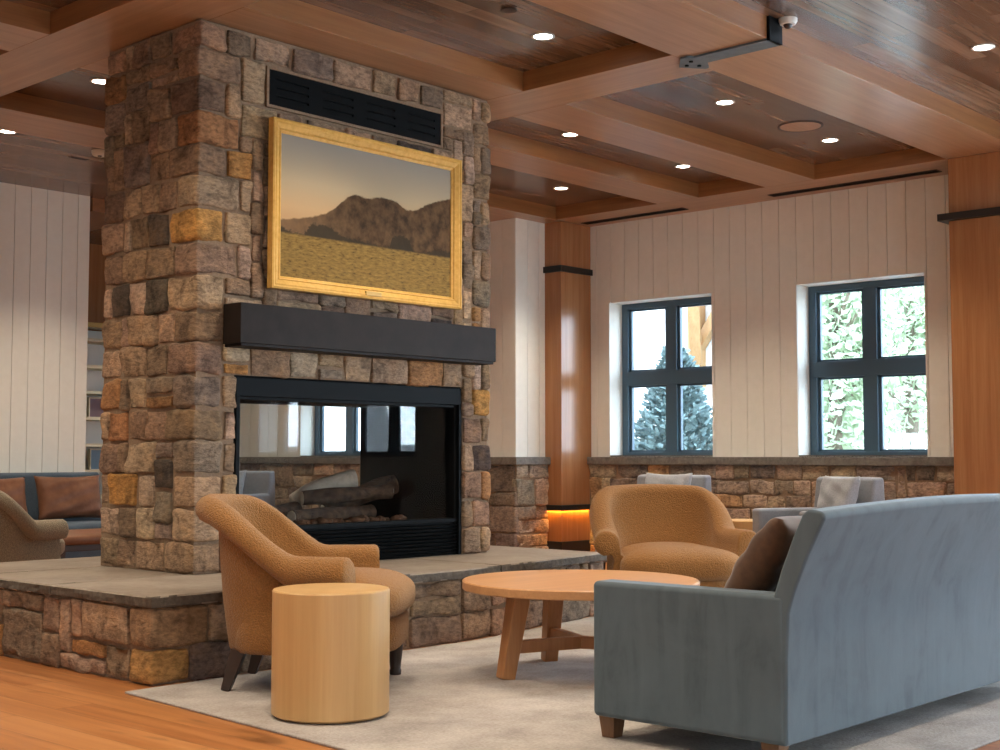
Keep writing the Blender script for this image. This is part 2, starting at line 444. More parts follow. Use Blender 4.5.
# ------------------------------------------------------------------ stone work
PAL = [((.42, .285, .185), 5), ((.33, .22, .142), 5), ((.25, .172, .115), 4), ((.46, .325, .22), 3), ((.115, .086, .068), 2),
       ((.47, .25, .08), 1.0), ((.36, .19, .085), 1.6), ((.265, .20, .15), 3), ((.50, .375, .27), 1.5)]
def tint(bias=None):
    pal = bias or PAL
    c = rng.choices([p[0] for p in pal], [p[1] for p in pal])[0]; k = rng.uniform(.82, 1.15)
    return tuple(x * k * rng.uniform(.95, 1.05) for x in c)
def axis_pts(a, b, r, cell):
    L = b - a; r = min(r, L * .45)
    inner = max(1, int(round((L - 2 * r) / cell)))
    return [a, a + r * .35, a + r] + [a + r + (L - 2 * r) * k / inner for k in range(1, inner)] + [b - r, b - r * .35, b]
def rock(mb, lo, hi, t, r=.012, cell=.034, amp=.017, xf=None, back=None):
    lo = list(lo); hi = list(hi)
    ax = [axis_pts(lo[i], hi[i], r, cell) for i in range(3)]
    seed = rng.randrange(1000)
    P = []; F = []; o = 0
    for d in range(3):
        e, f = [(1, 2), (2, 0), (0, 1)][d]
        for side in (0, 1):
            if back and (d, side) in back: continue
            A, B = ax[e], ax[f]
            g = np.zeros((len(A), len(B), 3)); g[:, :, e] = np.array(A)[:, None]; g[:, :, f] = np.array(B)[None, :]; g[:, :, d] = (lo, hi)[side][d]
            P.append(g.reshape(-1, 3)); nb = len(B)
            for i in range(len(A) - 1):
                for j in range(nb - 1):
                    q = [o + i * nb + j, o + (i + 1) * nb + j, o + (i + 1) * nb + j + 1, o + i * nb + j + 1]
                    F.append(q if side else q[::-1])
            o += len(A) * nb
    P = np.concatenate(P)
    rr = np.array([min(r, (hi[i] - lo[i]) * .45) for i in range(3)])
    inn = np.clip(P, np.array(lo) + rr, np.array(hi) - rr)
    dlt = (P - inn) / rr; ln = np.linalg.norm(dlt, axis=1, keepdims=True); ln[ln < 1e-6] = 1
    nrm = dlt / ln; P = inn + nrm * rr
    k = fbm(P, 5.5, 2, seed) * amp * 1.7 + fbm(P, 19, 2, seed + 40) * amp * .75
    P = P + nrm * k[:, None]
    if xf is not None:
        O, U, N = xf
        P = np.array(O)[None] + P[:, :1] * np.array(U)[None] + P[:, 1:2] * np.array(N)[None] + P[:, 2:3] * np.array([[0, 0, 1.]])
    mb.add(P, F, t)
def pack(nu, nv, occ, wmin=2, wmax=3, hw=((1, .10), (2, .84), (3, .06))):
    out = []
    for j in range(nv):
        for i in range(nu):
            if occ[i][j]: continue
            h = rng.choices([a for a, _ in hw], [b for _, b in hw])[0]; w = rng.randint(wmin, wmax) if h > 1 else rng.randint(wmin, wmax)
            h = min(h, nv - j)
            while h > 1 and any(occ[i][j + q] for q in range(h)): h -= 1
            ww = 1
            while ww < w and i + ww < nu and not any(occ[i + ww][j + q] for q in range(h)): ww += 1
            # do not leave one-cell slivers
            if i + ww < nu and i + ww + 1 >= nu and ww < 6 and not any(occ[i + ww][j + q] for q in range(h)): ww += 1
            for a in range(ww):
                for b in range(h): occ[i + a][j + b] = True
            out.append((i, j, ww, h))
    return out
def lines(*segs):
    r = [segs[0][0]]
    for a, b, n in segs: r += [a + (b - a) * (k + 1) / n for k in range(n)]
    return r
def jit(ls, keep, s=.014):
    return [x if any(abs(x - k) < 1e-6 for k in keep) else x + rng.uniform(-s, s) for x in ls]
def face(mb, O, U, N, us, vs, occ, g=.008, pro=(.0, .022), bias=None, depth=.08, **kw):
    for i, j, w, h in pack(len(us) - 1, len(vs) - 1, occ, **kw):
        u0, u1, v0, v1 = us[i] + g, us[i + w] - g, vs[j] + g, vs[j + h] - g
        u0 += rng.uniform(-.003, .004); u1 += rng.uniform(-.004, .003)
        if u1 - u0 < .03: continue
        rock(mb, (u0, -depth, v0), (u1, rng.uniform(*pro), v1), tint(bias), xf=(O, U, N), back={(1, 0)})
def grid(nu, nv): return [[False] * nv for _ in range(nu)]

# chimney: front face y = YF, left face x = XL
XL, XR, YF, YB, ZH, ZS = 4.71, 7.29, 6.77, 7.80, .45, 3.82
fire = thing('stone_fireplace', 'tall two-sided fieldstone chimney with black gas firebox standing on the raised hearth', 'fireplace', (0, 0, 0))
st = MB()
vs = jit(lines((.452, 1.645, 12), (1.645, 3.36, 17), (3.36, 3.64, 3), (3.64, 3.806, 2)), (.452, 1.645, 3.36, 3.64, 3.806))
uf = jit(lines((XL, 5.014, 3), (5.014, 5.2, 2), (5.2, 6.8, 14), (6.8, 7.01, 2), (7.01, XR, 3)), (XL, 5.014, 5.2, 6.8, 7.01, XR))
ul = jit(lines((YF, YB, 10)), (YF, YB))
nf, nl, nv = len(uf) - 1, len(ul) - 1, len(vs) - 1
of, ol = grid(nf, nv), grid(nl, nv)
for i in range(nf):
    for j in range(nv):
        if 3 <= i < 21 and j < 12: of[i][j] = True
        if 5 <= i < 19 and 29 <= j < 32: of[i][j] = True
def pro(): return rng.uniform(.004, .016)
g = .008
j = 0; flip = 0
while j < nv:                              # quoins front-left
    h = min(2 if j else 2, nv - j); a, b = ((3, 2) if flip else (2, 3)); flip ^= 1
    if a > 3: a = 3
    if rng.random() < .3: a, b = 2, 2
    for q in range(h):
        for i in range(a): of[i][j + q] = True
        for i in range(b): ol[i][j + q] = True
    rock(st, (XL - pro(), YF - pro(), vs[j] + g), (uf[a] - g, ul[b] - g, vs[j + h] - g), tint(), r=.02)
    j += h
j = 0; flip = 1
while j < nv:                              # quoins front-right
    h = min(2, nv - j); a, b = ((1, 2) if flip else (2, 3)); flip ^= 1
    for q in range(h):
        for i in range(a): of[nf - 1 - i][j + q] = True
    rock(st, (uf[nf - a] + g, YF - pro(), vs[j] + g), (XR + pro(), YF + .12 * b, vs[j + h] - g), tint(), r=.024)
    j += h
j = 0
while j < nv:                              # quoins back-left
    h = min(2, nv - j); a = rng.choice((1, 2, 2))
    for q in range(h):
        for i in range(a): ol[nl - 1 - i][j + q] = True
    rock(st, (XL - pro(), ul[nl - a] + g, vs[j] + g), (XL + .3, YB + pro(), vs[j + h] - g), tint(), r=.024)
    j += h
face(st, (0, YF, 0), (1, 0, 0), (0, -1, 0), uf, vs, of, pro=(.004, .020))
face(st, (XL, 0, 0), (0, 1, 0), (-1, 0, 0), ul, vs, ol, pro=(.004, .020))
core = MB()
for lo, hi in (((XL, YF, .452), (5.0, YB, 3.815)), ((7.02, YF, .452), (XR, YB, 3.815)), ((5.0, YF, 1.655), (7.02, YB, 3.815))):
    d = .010
    core.box((lo[0] + (d if lo[0] == XL else 0), lo[1] + d, lo[2]), (hi[0] - (d if hi[0] == XR else 0), hi[1] - .0, hi[2]))
st.build('chimney_stonework', M['stone'], fire, smooth=True, merge=1e-5)
core.build('mortar_core', M['mortar'], fire)
# firebox
fb = MB()
x0, x1 = 5.005, 7.02
XI0, XI1 = 5.06, 6.955
fb.box((x0, 6.80, 1.53), (x1, YB + .01, 1.66))
fb.box((x0, 6.80, .452), (XI0, YB + .01, 1.60)); fb.box((XI1, 6.80, .452), (x1, YB + .01, 1.60))
fb.box((x0, 6.815, .452), (x1, YB + .01, .66))
fb.box((x0, 7.70, .6), (x1, YB + .01, .72))
fbo = fb.build('firebox', M['soot'], fire)
hd = MB(); hd.box((5.016, 6.778, 1.525), (7.008, 6.86, 1.644)); hd.build('header_panel', M['black'], fire, bevel=.004)
fr = MB()
fr.box((5.016, 6.775, .452), (5.045, 6.86, 1.53)); fr.box((6.98, 6.775, .452), (7.008, 6.86, 1.53))
fr.box((5.03, 6.79, .685), (7.0, 6.87, .712)); fr.box((5.03, 6.80, 1.505), (7.0, 6.86, 1.53))
fr.build('steel_surround', M['black'], fire, bevel=.003)
lv = MB()
for k in range(9):
    z = .462 + k * .0245
    lv.prism_x([(6.79, z), (6.797, z + .003), (6.82, z + .016), (6.82, z + .019), (6.788, z + .006)], 5.04, 6.985)
lv.box((5.04, 6.812, .452), (6.985, 6.83, .69))
lv.build('louvre_panel', M['black'], fire)
gp = MB(); gp.box((5.045, 6.842, .71), (6.98, 6.846, 1.508)); gp.build('glass_pane', M['glass'], fire)
gp = MB(); gp.box((5.045, 7.742, .71), (6.98, 7.746, 1.53)); gp.build('glass_pane', M['glass'], fire)

# vent grille above the picture
vg = thing('vent_grille', 'long black slotted vent grille set into the stone above the gilt-framed picture', 'vent', (6.0, 6.768, 3.385))
v0 = MB()
for lo, hi in (((-.79, -.012, -.018), (.79, .006, 0)), ((-.79, -.012, .228), (.79, .006, .246)), ((-.79, -.012, 0), (-.772, .006, .228)), ((.772, -.012, 0), (.79, .006, .228))):
    v0.box(lo, hi)
v0.build('grille_border', M['mortar'], vg)
pl = MB()
ww = 1.544 / 4
for b_ in range(4):
    xa = -.772 + ww * b_
    pl.box((xa, -.006, 0), (xa + .06, .004, .228)); pl.box((xa + ww - .06, -.006, 0), (xa + ww, .004, .228))
    for z0, z1 in ((0, .052), (.066, .106), (.12, .16), (.174, .228)):
        pl.box((xa + .06, -.006, z0), (xa + ww - .06, .004, z1))
pl.build('grille_panel', M['black'], vg)
bp = MB(); bp.box((-.772, .0065, 0), (.772, .0068, .228)); bp.build('dark_backing', M['soot'], vg)

# mantel
mt = MB(); mt.box((4.892, 6.575, 1.836), (7.158, 6.752, 2.080)); mt.box((4.905, 6.588, 1.818), (7.145, 6.752, 1.84))
tag(mt.build('mantel_shelf', M['mantel'], bevel=.004), 'thick dark brown mantel beam across the chimney below the painting', 'mantel')

# painting
pt = thing('landscape_painting', 'wide hill and meadow landscape painting in gilt frame on the chimney', 'painting', (6.045, 6.716, 2.203))
W, H_ = 1.70, 1.08
fm = MB()
prof = [(0, 0), (0, .050), (.012, .055), (.022, .048), (.030, .050), (.058, .036), (.064, .040), (.070, .030), (.084, .024), (.086, .014), (.086, 0)]
cs = [(-W / 2, 0, 1, 1), (W / 2, 0, -1, 1), (W / 2, H_, -1, -1), (-W / 2, H_, 1, -1)]
V = []; F = []; n = len(prof)
for cx, cz, sx, sz in cs:
    for d, h in prof: V.append((cx + sx * d, -h, cz + sz * d))
for k in range(4):
    for q in range(n):
        F.append((k * n + q, ((k + 1) % 4) * n + q, ((k + 1) % 4) * n + (q + 1) % n, k * n + (q + 1) % n))
fm.add(V, F); fro = fm.build('picture_frame', M['gold'], pt)
me = bpy.data.meshes.new('canvas')
w, h = W / 2 - .083, .083
me.from_pydata([(-w, -.018, h), (w, -.018, h), (w, -.018, H_ - h), (-w, -.018, H_ - h), (-w, 0, h), (w, 0, h), (w, 0, H_ - h), (-w, 0, H_ - h)], [],
               [(0, 1, 2, 3), (7, 6, 5, 4), (0, 4, 5, 1), (1, 5, 6, 2), (2, 6, 7, 3), (3, 7, 4, 0)])
uvl = me.uv_layers.new(name='UVMap')
for p in me.polygons:
    for li in p.loop_indices:
        c = me.vertices[me.loops[li].vertex_index].co; uvl.data[li].uv = ((c.x + w) / (2 * w), (c.z - h) / (H_ - 2 * h))
me.materials.append(M['canvas']); cv = bpy.data.objects.new('canvas', me); col.objects.link(cv); cv.parent = pt
npz = MB(); npz.box((-.07, -.056, .022), (.07, -.04, .05)); npz.build('nameplate', M['tin'], fro, bevel=.003)
bb = MB(); bb.box((-W / 2 + .02, -.001, .02), (W / 2 - .02, .02, H_ - .02)); bb.build('backing_board', M['legwood'], pt)

# hearth
he = thing('raised_hearth', 'low raised stone hearth with grey slab top wrapping the chimney', 'hearth', (0, 0, 0))
HX0, HY0, HB = 3.86, 5.89, 8.52
K1, K2, HR = (6.1, 5.885), (7.86, 6.15), 7.86
hs = MB()
HP = [((.37, .25, .17), 5), ((.32, .215, .15), 5), ((.26, .185, .135), 4), ((.42, .22, .085), 1.4), ((.41, .25, .17), 2), ((.2, .15, .12), 2)]
kw = dict(wmin=2, wmax=4, hw=((1, .22), (2, .45), (3, .33)), bias=HP)
vz = jit(lines((.0, .392, 4)), (.0, .392))
u1 = jit(lines((HY0, HB, 24)), (HY0, HB)); o1 = grid(24, 4)
L2 = K1[0] - HX0
u2 = jit(lines((HX0, K1[0], 20)), (HX0, K1[0])); o2 = grid(20, 4)
for j, h, a, b in ((0, 2, 2, 2), (2, 2, 3, 2)):
    for q in range(h):
        for i in range(a): o2[i][j + q] = True
        for i in range(b): o1[i][j + q] = True
    rock(hs, (HX0 - .004, HY0 - .004, vz[j] + g), (u2[a] - g, u1[b] - g, vz[j + h] - g), (.42, .24, .09) if j == 0 else (.31, .2, .12), r=.02, amp=.01)
face(hs, (HX0, 0, 0), (0, 1, 0), (-1, 0, 0), u1, vz, o1, pro=(.002, .012), **kw)
face(hs, (0, HY0, 0), (1, 0, 0), (0, -1, 0), u2, vz, o2, pro=(.002, .012), **kw)
dx, dy = K2[0] - K1[0], K2[1] - K1[1]; L3 = math.hypot(dx, dy)
face(hs, (K1[0], K1[1], 0), (dx / L3, dy / L3, 0), (dy / L3, -dx / L3, 0), lines((0, L3, 17)), vz, grid(17, 4), pro=(.002, .012), **kw)
face(hs, (HR, 0, 0), (0, 1, 0), (1, 0, 0), lines((K2[1], HB, 20)), vz, grid(20, 4), pro=(.002, .012), **kw)
hs.build('hearth_stonework', M['stone'], he, smooth=True, merge=1e-5)
hc = MB(); hc.prism([(HX0 + .02, HY0 + .02), (K1[0], K1[1] + .02), (K2[0] - .02, K2[1] + .02), (HR - .02, HB), (HX0 + .02, HB)], .0, .393)
hc.build('mortar_core', M['mortar'], he)
def slab(poly, z0=.392, z1=.45):
    mb = MB(); pts = []
    n = len(poly)
    for i in range(n):
        a, b = Vector(poly[i]), Vector(poly[(i + 1) % n]); k = max(1, int((b - a).length / .05))
        for q in range(k): pts.append(a.lerp(b, q / k))
    c = sum(pts, Vector((0, 0))) / len(pts); m = len(pts)
    vs_ = []; fs_ = []
    rows = [(z0, 0.006), (z0 + .008, 0), (z0 + .03, .0), (z1 - .008, .0), (z1, .008)]
    P = np.array([(p.x, p.y, 0) for p in pts])
    for r_, (z, ins) in enumerate(rows):
        PP = P.copy(); PP[:, 2] = z
        nz = fbm(PP * np.array([1, 1, 2.5]), 14, 2, 5) * .022
        for p, k in zip(pts, nz):
            d = (c - p).normalized(); q = p + d * (ins + abs(k))
            vs_.append((q.x, q.y, z))
    for r_ in range(len(rows) - 1):
        for i in range(m): fs_.append((r_ * m + i, r_ * m + (i + 1) % m, (r_ + 1) * m + (i + 1) % m, (r_ + 1) * m + i))
    fs_.append(tuple(range(m - 1, -1, -1))); fs_.append(tuple(range((len(rows) - 1) * m, len(rows) * m)))
    mb.add(vs_, fs_); o = mb.build('slab', M['slab'], he)
    o.data.materials.append(M['slab_edge'])
    for p_ in o.data.polygons:
        if abs(p_.normal.z) < .6: p_.material_index = 1
    return o
e = .025; q = .003
SX, SY = HX0 - e, HY0 - e
slab([(SX, SY), (5.05 - q, SY), (5.05 - q, 6.85), (SX, 6.85 - q)])
slab([(SX, 6.85 + q), (4.9, 6.85 + q), (4.9, 7.75 - q), (SX, 7.75 - q)])
slab([(SX, 7.75 + q), (5.6, 7.75 + q), (5.6, HB + e), (SX, HB + e)])
slab([(5.05 + q, SY), (K1[0], K1[1] - e), (6.5 - q, 5.945 - e), (6.5 - q, 6.85), (5.05 + q, 6.85)])
slab([(6.5 + q, 5.945 - e), (K2[0] + e, K2[1] - e), (HR + e, 7.4), (7.2, 7.4), (7.2, 6.85), (6.5 + q, 6.85)])
slab([(5.6 + q, 7.75), (7.2, 7.75), (7.2, 7.4 + q), (HR + e, 7.4 + q), (HR + e, HB + e), (5.6 + q, HB + e)])

# logs and lava rocks in the firebox
tr = MB(); tr.box((5.25, 7.0, .661), (6.8, 7.6, .69)); tag(tr.build('burner_tray', M['soot'], bevel=.006), 'black burner tray lying under the logs behind the fireplace glass', 'burner')
def at_log(name, p, q_, r0, r1, mat, label, bend=.0, cut=None):
    p, q_ = Vector(p), Vector(q_); c = (p + q_) / 2
    t = thing(name, label, 'log', (c.x, c.y, min(p.z, q_.z) - max(r0, r1)))
    k = 14; pts = []; rad = []
    for i in range(k + 1):
        a = i / k; x = p.lerp(q_, a) + Vector((0, 0, bend * math.sin(PI * a))); pts.append(x - t.location)
        rad.append((r0 + (r1 - r0) * a) * (1 + .08 * math.sin(9 * a + r0 * 90)))
    b_ = MB(); b_.tube(pts, rad, 14); b_.build('bark', mat, t, smooth=True, angle=50)
    for s, i, rr in ((-1, 0, r0), (1, k, r1)):
        d = (pts[1] - pts[0]).normalized() if s < 0 else (pts[-1] - pts[-2]).normalized()
        e_ = MB(); e_.tube([pts[i] + d * s * 0 - d * .002, pts[i] + d * (.006 if s > 0 else -.006)], [rr * .86, rr * .8], 14)
        e_.build('cut_end', cut or M['palelog'], t)
    return t
at_log('fire_log', (5.30, 7.20, .745), (6.05, 7.48, .775), .055, .06, M['log'], 'charred log with pale cut end lying low at the chair side of the fire')
at_log('fire_log', (5.75, 7.14, .748), (6.55, 7.24, .752), .05, .055, M['log'], 'dark log lying along the front of the burner tray')
at_log('fire_log', (6.02, 7.36, .865), (6.62, 7.10, .905), .055, .05, M['log'], 'dark brown log leaning across the others in the middle of the fire')
at_log('pale_log', (6.08, 7.54, .83), (6.50, 7.36, .985), .06, .074, M['palelog'], 'pale stripped log leaning up behind the dark logs', .03)
at_log('fire_log', (6.35, 7.50, .75), (6.86, 7.32, .95), .075, .07, M['log'], 'thick dark log propped against the side wall of the firebox', .02)
at_log('fire_log', (5.22, 7.50, .75), (5.62, 7.60, .80), .05, .05, M['log'], 'short dark log at the back of the fire near the boucle chair')
cr = MB()
ico = []
def lump(rad, seed):
    b_ = bmesh.new(); bmesh.ops.create_icosphere(b_, subdivisions=2, radius=1); P = np.array([v.co[:] for v in b_.verts]); Fc = [[v.index for v in f.verts] for f in b_.faces]; b_.free()
    k = 1 + fbm(P, 1.7, 2, seed) * .5
    return P * k[:, None] * rad * np.array([1.2, 1, .75]), Fc
rk = []
for s in range(3):
    m_ = MB(); P_, F_ = lump(1., s * 7 + 3); m_.add(P_, F_); rk.append(m_.build('lava_rock', M['coal'], smooth=True))
k = 0
for i in range(30):
    x = 5.32 + 1.42 * ((i * .618) % 1) + rng.uniform(-.03, .03); y = 7.005 + (.03 if i % 3 else .055) + rng.uniform(0, .02); r_ = rng.uniform(.026, .045)
    o = rk[i] if i < 3 else rk[i % 3].copy()
    if i >= 3: col.objects.link(o)
    o.location = (x, y, .688 + r_ * .62); o.scale = (r_, r_, r_); o.rotation_euler = (0, 0, rng.uniform(0, 6))
    tag(o, 'small rust brown lava rock on the burner tray in front of the logs', 'rock', 'lava rocks in the firebox')

# ------------------------------------------------------------------ room shell
ZC = 3.965
XW, XS, YS, YLW, YBK = 12.17, 11.13, 9.93, 13.0, 15.9
X0, Y0 = -4.0, -4.0
f_ = MB(); f_.box((X0, Y0, -.12), (XW + .3, YBK + .1, 0)); struct(f_.build('floor', M['floor']))
c_ = MB(); c_.box((X0, Y0, ZC), (XW + .3, YBK + .1, ZC + .12)); struct(c_.build('ceiling', M['planks']))
def boards(name, plane, axis, a, b, z0, z1, holes, step=.2, th=.02, back=.30, sign=-1, mat=None):
    """v-grooved vertical boards on a wall; axis 'y': wall lies in x = plane, facing sign*x; 'x': wall lies in y = plane"""
    mb = MB(); cuts = {a, b}
    for h in holes: cuts |= {h[0], h[1]}
    k = a
    while k < b: cuts.add(round(k, 4)); k += step
    cuts = sorted(c for c in cuts if a <= c <= b)
    gset = {round(a + i * step, 4) for i in range(int((b - a) / step) + 2)}
    def P(u, d, z): return (plane - sign * d, u, z) if axis == 'y' else (u, plane - sign * d, z)
    gw = .005
    for c0, c1 in zip(cuts, cuts[1:]):
        if c1 - c0 < 1e-4: continue
        zs_ = [(z0, z1)]
        for h0, h1, ha, hb in holes:
            if c0 >= h0 - 1e-6 and c1 <= h1 + 1e-6: zs_ = [(z0, ha), (hb, z1)]
        g0 = gw if round(c0, 4) in gset else 0; g1 = gw if round(c1, 4) in gset else 0
        for za, zb in zs_:
            if zb - za < 1e-3: continue
            sec = [(c0, back)] + ([(c0, .014), (c0 + gw * .6, .014), (c0 + gw * .6, .002), (c0 + gw, 0)] if g0 else [(c0, 0)]) + ([(c1 - gw, 0), (c1 - gw * .6, .002), (c1 - gw * .6, .014), (c1, .014)] if g1 else [(c1, 0)]) + [(c1, back)]
            n = len(sec); vs_ = [P(u, d, za) for u, d in sec] + [P(u, d, zb) for u, d in sec]
            mb.add(vs_, [tuple(range(n)), tuple(range(2 * n - 1, n - 1, -1))] + [(i, n + i, n + (i + 1) % n, (i + 1) % n) for i in range(n)])
    return struct(mb.build(name, mat or M['white'], fix=True))
WZ0, WZ1 = 1.155, 2.91
W1, W2, W4, W3, W8_ADDED, W9_ADDED = (8.035, 9.418), (5.626, 7.0), (-.30, 1.08), (12.30, 13.66), (2.0, 3.38), (-2.7, -1.3)  # the last two windows are added out of view for more cool daylight
boards('wall_far', XW, 'y', Y0, YS, 0, ZC, [(W1[0], W1[1], WZ0, WZ1), (W2[0], W2[1], WZ0, WZ1), (W4[0], W4[1], WZ0, WZ1), (W8_ADDED[0], W8_ADDED[1], WZ0, WZ1), (W9_ADDED[0], W9_ADDED[1], WZ0, WZ1)])
boards('wall_alcove', XS, 'y', YS + .001, YBK, 0, ZC, [(W3[0], W3[1], WZ0, WZ1)])
boards('wall_return', YS - .003, 'x', XS - .001, XW + .3, 0, ZC, [], back=.2)
boards('wall_left', YLW, 'x', X0, 7.66, 0, ZC, [], back=.2, step=.18)
w_ = MB(); w_.box((X0, YBK, 0), (XS, YBK + .15, ZC)); struct(w_.build('wall_back', M['column']))
w_ = MB(); w_.box((X0 - .2, Y0, 0), (X0, YBK, ZC)); struct(w_.build('wall_near', M['white']))
# right wall (out of the frame) with three big window openings
RW = [(-2.6, -.6), (3.2, 4.8), (7.4, 10.8)]
w_ = MB(); xs_ = [X0] + [v for p in RW for v in p] + [XW + .3]
for k in range(0, len(xs_), 2): w_.box((xs_[k], Y0 - .25, 0), (xs_[k + 1], Y0, ZC))
for a, b in RW: w_.box((a, Y0 - .25, 0), (b, Y0, .5)); w_.box((a, Y0 - .25, 2.6), (b, Y0, ZC))
struct(w_.build('wall_right', M['white']))
for k, (a, b) in enumerate(RW):
    wf = MB(); z0, z1 = .5, 2.6; yy = Y0 - .15
    for u in (a + .04, (a + b) / 2, b - .04): wf.box((u - .04, yy, z0), (u + .04, yy + .07, z1))
    for z in (z0 + .03, 1.7, z1 - .03): wf.box((a, yy, z - .035), (b, yy + .07, z + .035))
    struct(wf.build(f'window_{5 + k}', M['winframe']))

def window(n, plane, y0, y1, sill=True):
    t = bpy.data.objects.new(f'window_{n}', None); col.objects.link(t); struct(t); t.location = (plane, (y0 + y1) / 2, WZ0)
    hw = (y1 - y0) / 2; hh = WZ1 - WZ0; D = .235
    f = MB()
    def bar(ya, yb, za, zb, d0=D, d1=D + .08): f.box((d0, ya, za), (d1, yb, zb))
    bar(-hw, -hw + .085, 0, hh); bar(hw - .085, hw, 0, hh); bar(-hw + .001, hw - .001, .0005, .05, D - .001, D + .079); bar(-hw + .001, hw - .001, hh - .065, hh - .0005, D - .001, D + .079)
    bar(-.068, .068, 0, hh); bar(-hw + .001, hw - .001, .81, .97, D - .0015, D + .0785)
    f.build('window_frame', M['winframe'], t, bevel=.004)
    s = MB()
    for ya, yb in ((-hw + .085, -.068), (.068, hw - .085)):
        for za, zb in ((.05, .81), (.97, hh - .065)):
            w = .034
            for lo, hi in (((ya, za), (ya + w, zb)), ((yb - w, za), (yb, zb)), ((ya, za), (yb, za + .022)), ((ya, zb - .022), (yb, zb))):
                s.box((D + .03, lo[0], lo[1]), (D + .07, hi[0], hi[1]))
    s.build('sash', M['winframe'], t)
    gl = MB(); gl.box((D + .045, -hw + .085, .05), (D + .05, hw - .085, hh - .065)); gl.build('window_glass', M['pane'], t)
    ss = MB(); ss.box((.0, -hw + .002, -.01), (D + .02, hw - .002, .014)); ss.build('window_sill', M['ledge'], t)
window(1, XW, *W1); window(2, XW, *W2); window(3, XS, *W3); window(4, XW, *W4); window(8, XW, *W8_ADDED); window(9, XW, *W9_ADDED)

# stone wainscot and ledges
WP = [((.45, .345, .25), 4), ((.39, .30, .225), 4), ((.31, .25, .195), 3), ((.51, .40, .30), 2), ((.25, .21, .175), 1.4), ((.43, .28, .15), .7)]
def wains(name, O, U, N, L, top=1.07, d=.05, right_q=False):
    mb = MB(); nu = int(L / .1); nv_ = 7
    us_ = jit(lines((0, L, nu)), (0, L)); vs_ = jit(lines((0, top, nv_)), (0, top), .008)
    Of = tuple(o + n * d for o, n in zip(O, N))
    face(mb, Of, U, N, us_, vs_, grid(nu, nv_), pro=(.001, .010), wmin=2, wmax=5, hw=((1, .62), (2, .38)), bias=WP, depth=.06)
    o = struct(mb.build(name, M['stone'], smooth=True, merge=1e-5))
    return o
wains('wall_far_wainscot', (XW, 4.2, 0), (0, 1, 0), (-1, 0, 0), 9.68 - 4.2)
wains('wall_return_wainscot', (XS - .05, YS, 0), (1, 0, 0), (0, -1, 0), .55)
wains('wall_alcove_wainscot', (XS, YS - .05, 0), (0, 1, 0), (-1, 0, 0), 5.6)
mb = MB()
mb.box((XW - .038, 4.2, 0), (XW, 9.7, 1.07)); mb.box((XS, YS - .038, 0), (11.66, YS, 1.07)); mb.box((XS - .038, YS - .038, 0), (XS, YBK, 1.07))
struct(mb.build('wall_wainscot_mortar', M['mortar']))
def ledge(n, lo, hi):
    mb = MB(); mb.box(lo, hi); return struct(mb.build(f'trim_{n}', M['ledge'], bevel=.008))
ledge(1, (XW - .085, 4.2, 1.065), (XW + .0, 9.69, 1.15))
ledge(2, (XS - .085, YS - .085, 1.065), (11.64, YS, 1.15)); ledge(3, (XS - .085, YS, 1.065), (XS, YBK, 1.15))

# columns
def column(n, x0_, x1_, y0_, y1_, bands, glow=False):
    t = bpy.data.objects.new('column', None); col.objects.link(t); struct(t); t.location = ((x0_ + x1_) / 2, (y0_ + y1_) / 2, 0)
    hx, hy = (x1_ - x0_) / 2, (y1_ - y0_) / 2
    s = MB(); s.box((-hx, -hy, 0), (hx, hy, ZS)); s.build('shaft', M['column'], t, bevel=.006)
    for za, zb, p in bands:
        b_ = MB(); b_.box((-hx - p, -hy - p, za), (hx, hy + (p if n else 0), zb)); b_.build('metal_band', M['bronze'], t, bevel=.003)
    if glow:
        b_ = MB(); b_.box((-hx - .012, -hy - .012, 0), (hx, hy, .205)); b_.build('plinth', M['bronze'], t)
        b_ = MB(); b_.box((-hx - .032, -hy - .032, .548), (hx, -hy - .027, .585)); b_.box((-hx - .032, -hy - .032, .548), (-hx - .027, hy, .585)); b_.build('metal_lip', M['bronze'], t)
        l_ = MB(); l_.box((-hx - .022, -hy - .022, .566), (hx - .02, -hy - .008, .574)); l_.box((-hx - .022, -hy - .022, .566), (-hx - .008, hy - .02, .574))
        l_.build('light_strip', M['strip'], t)
    return t
column(0, 11.63, XW, 9.686, 9.93, [(3.245, 3.315, .03), (.574, .612, .03)], True)
column(1, 11.53, XW, 4.43, 5.088, [(3.255, 3.318, .075)])

# coffered ceiling beams
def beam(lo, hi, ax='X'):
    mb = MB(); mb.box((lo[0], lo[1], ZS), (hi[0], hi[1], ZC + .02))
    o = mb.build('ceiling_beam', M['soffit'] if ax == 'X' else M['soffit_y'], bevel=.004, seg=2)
    o.data.materials.append(M['fascia'] if ax == 'X' else M['shaded_side_y'])
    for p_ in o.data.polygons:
        if abs(p_.normal.z) < .5: p_.material_index = 1      # beam sides darker: shade put into the wood colour
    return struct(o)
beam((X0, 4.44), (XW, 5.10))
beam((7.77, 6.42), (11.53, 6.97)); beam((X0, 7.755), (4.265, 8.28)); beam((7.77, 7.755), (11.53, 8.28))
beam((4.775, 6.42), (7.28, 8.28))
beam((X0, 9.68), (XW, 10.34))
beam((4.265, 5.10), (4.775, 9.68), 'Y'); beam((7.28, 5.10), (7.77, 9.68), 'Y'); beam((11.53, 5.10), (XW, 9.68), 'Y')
beam((7.72, 13.05), (8.4, YBK), 'Y')

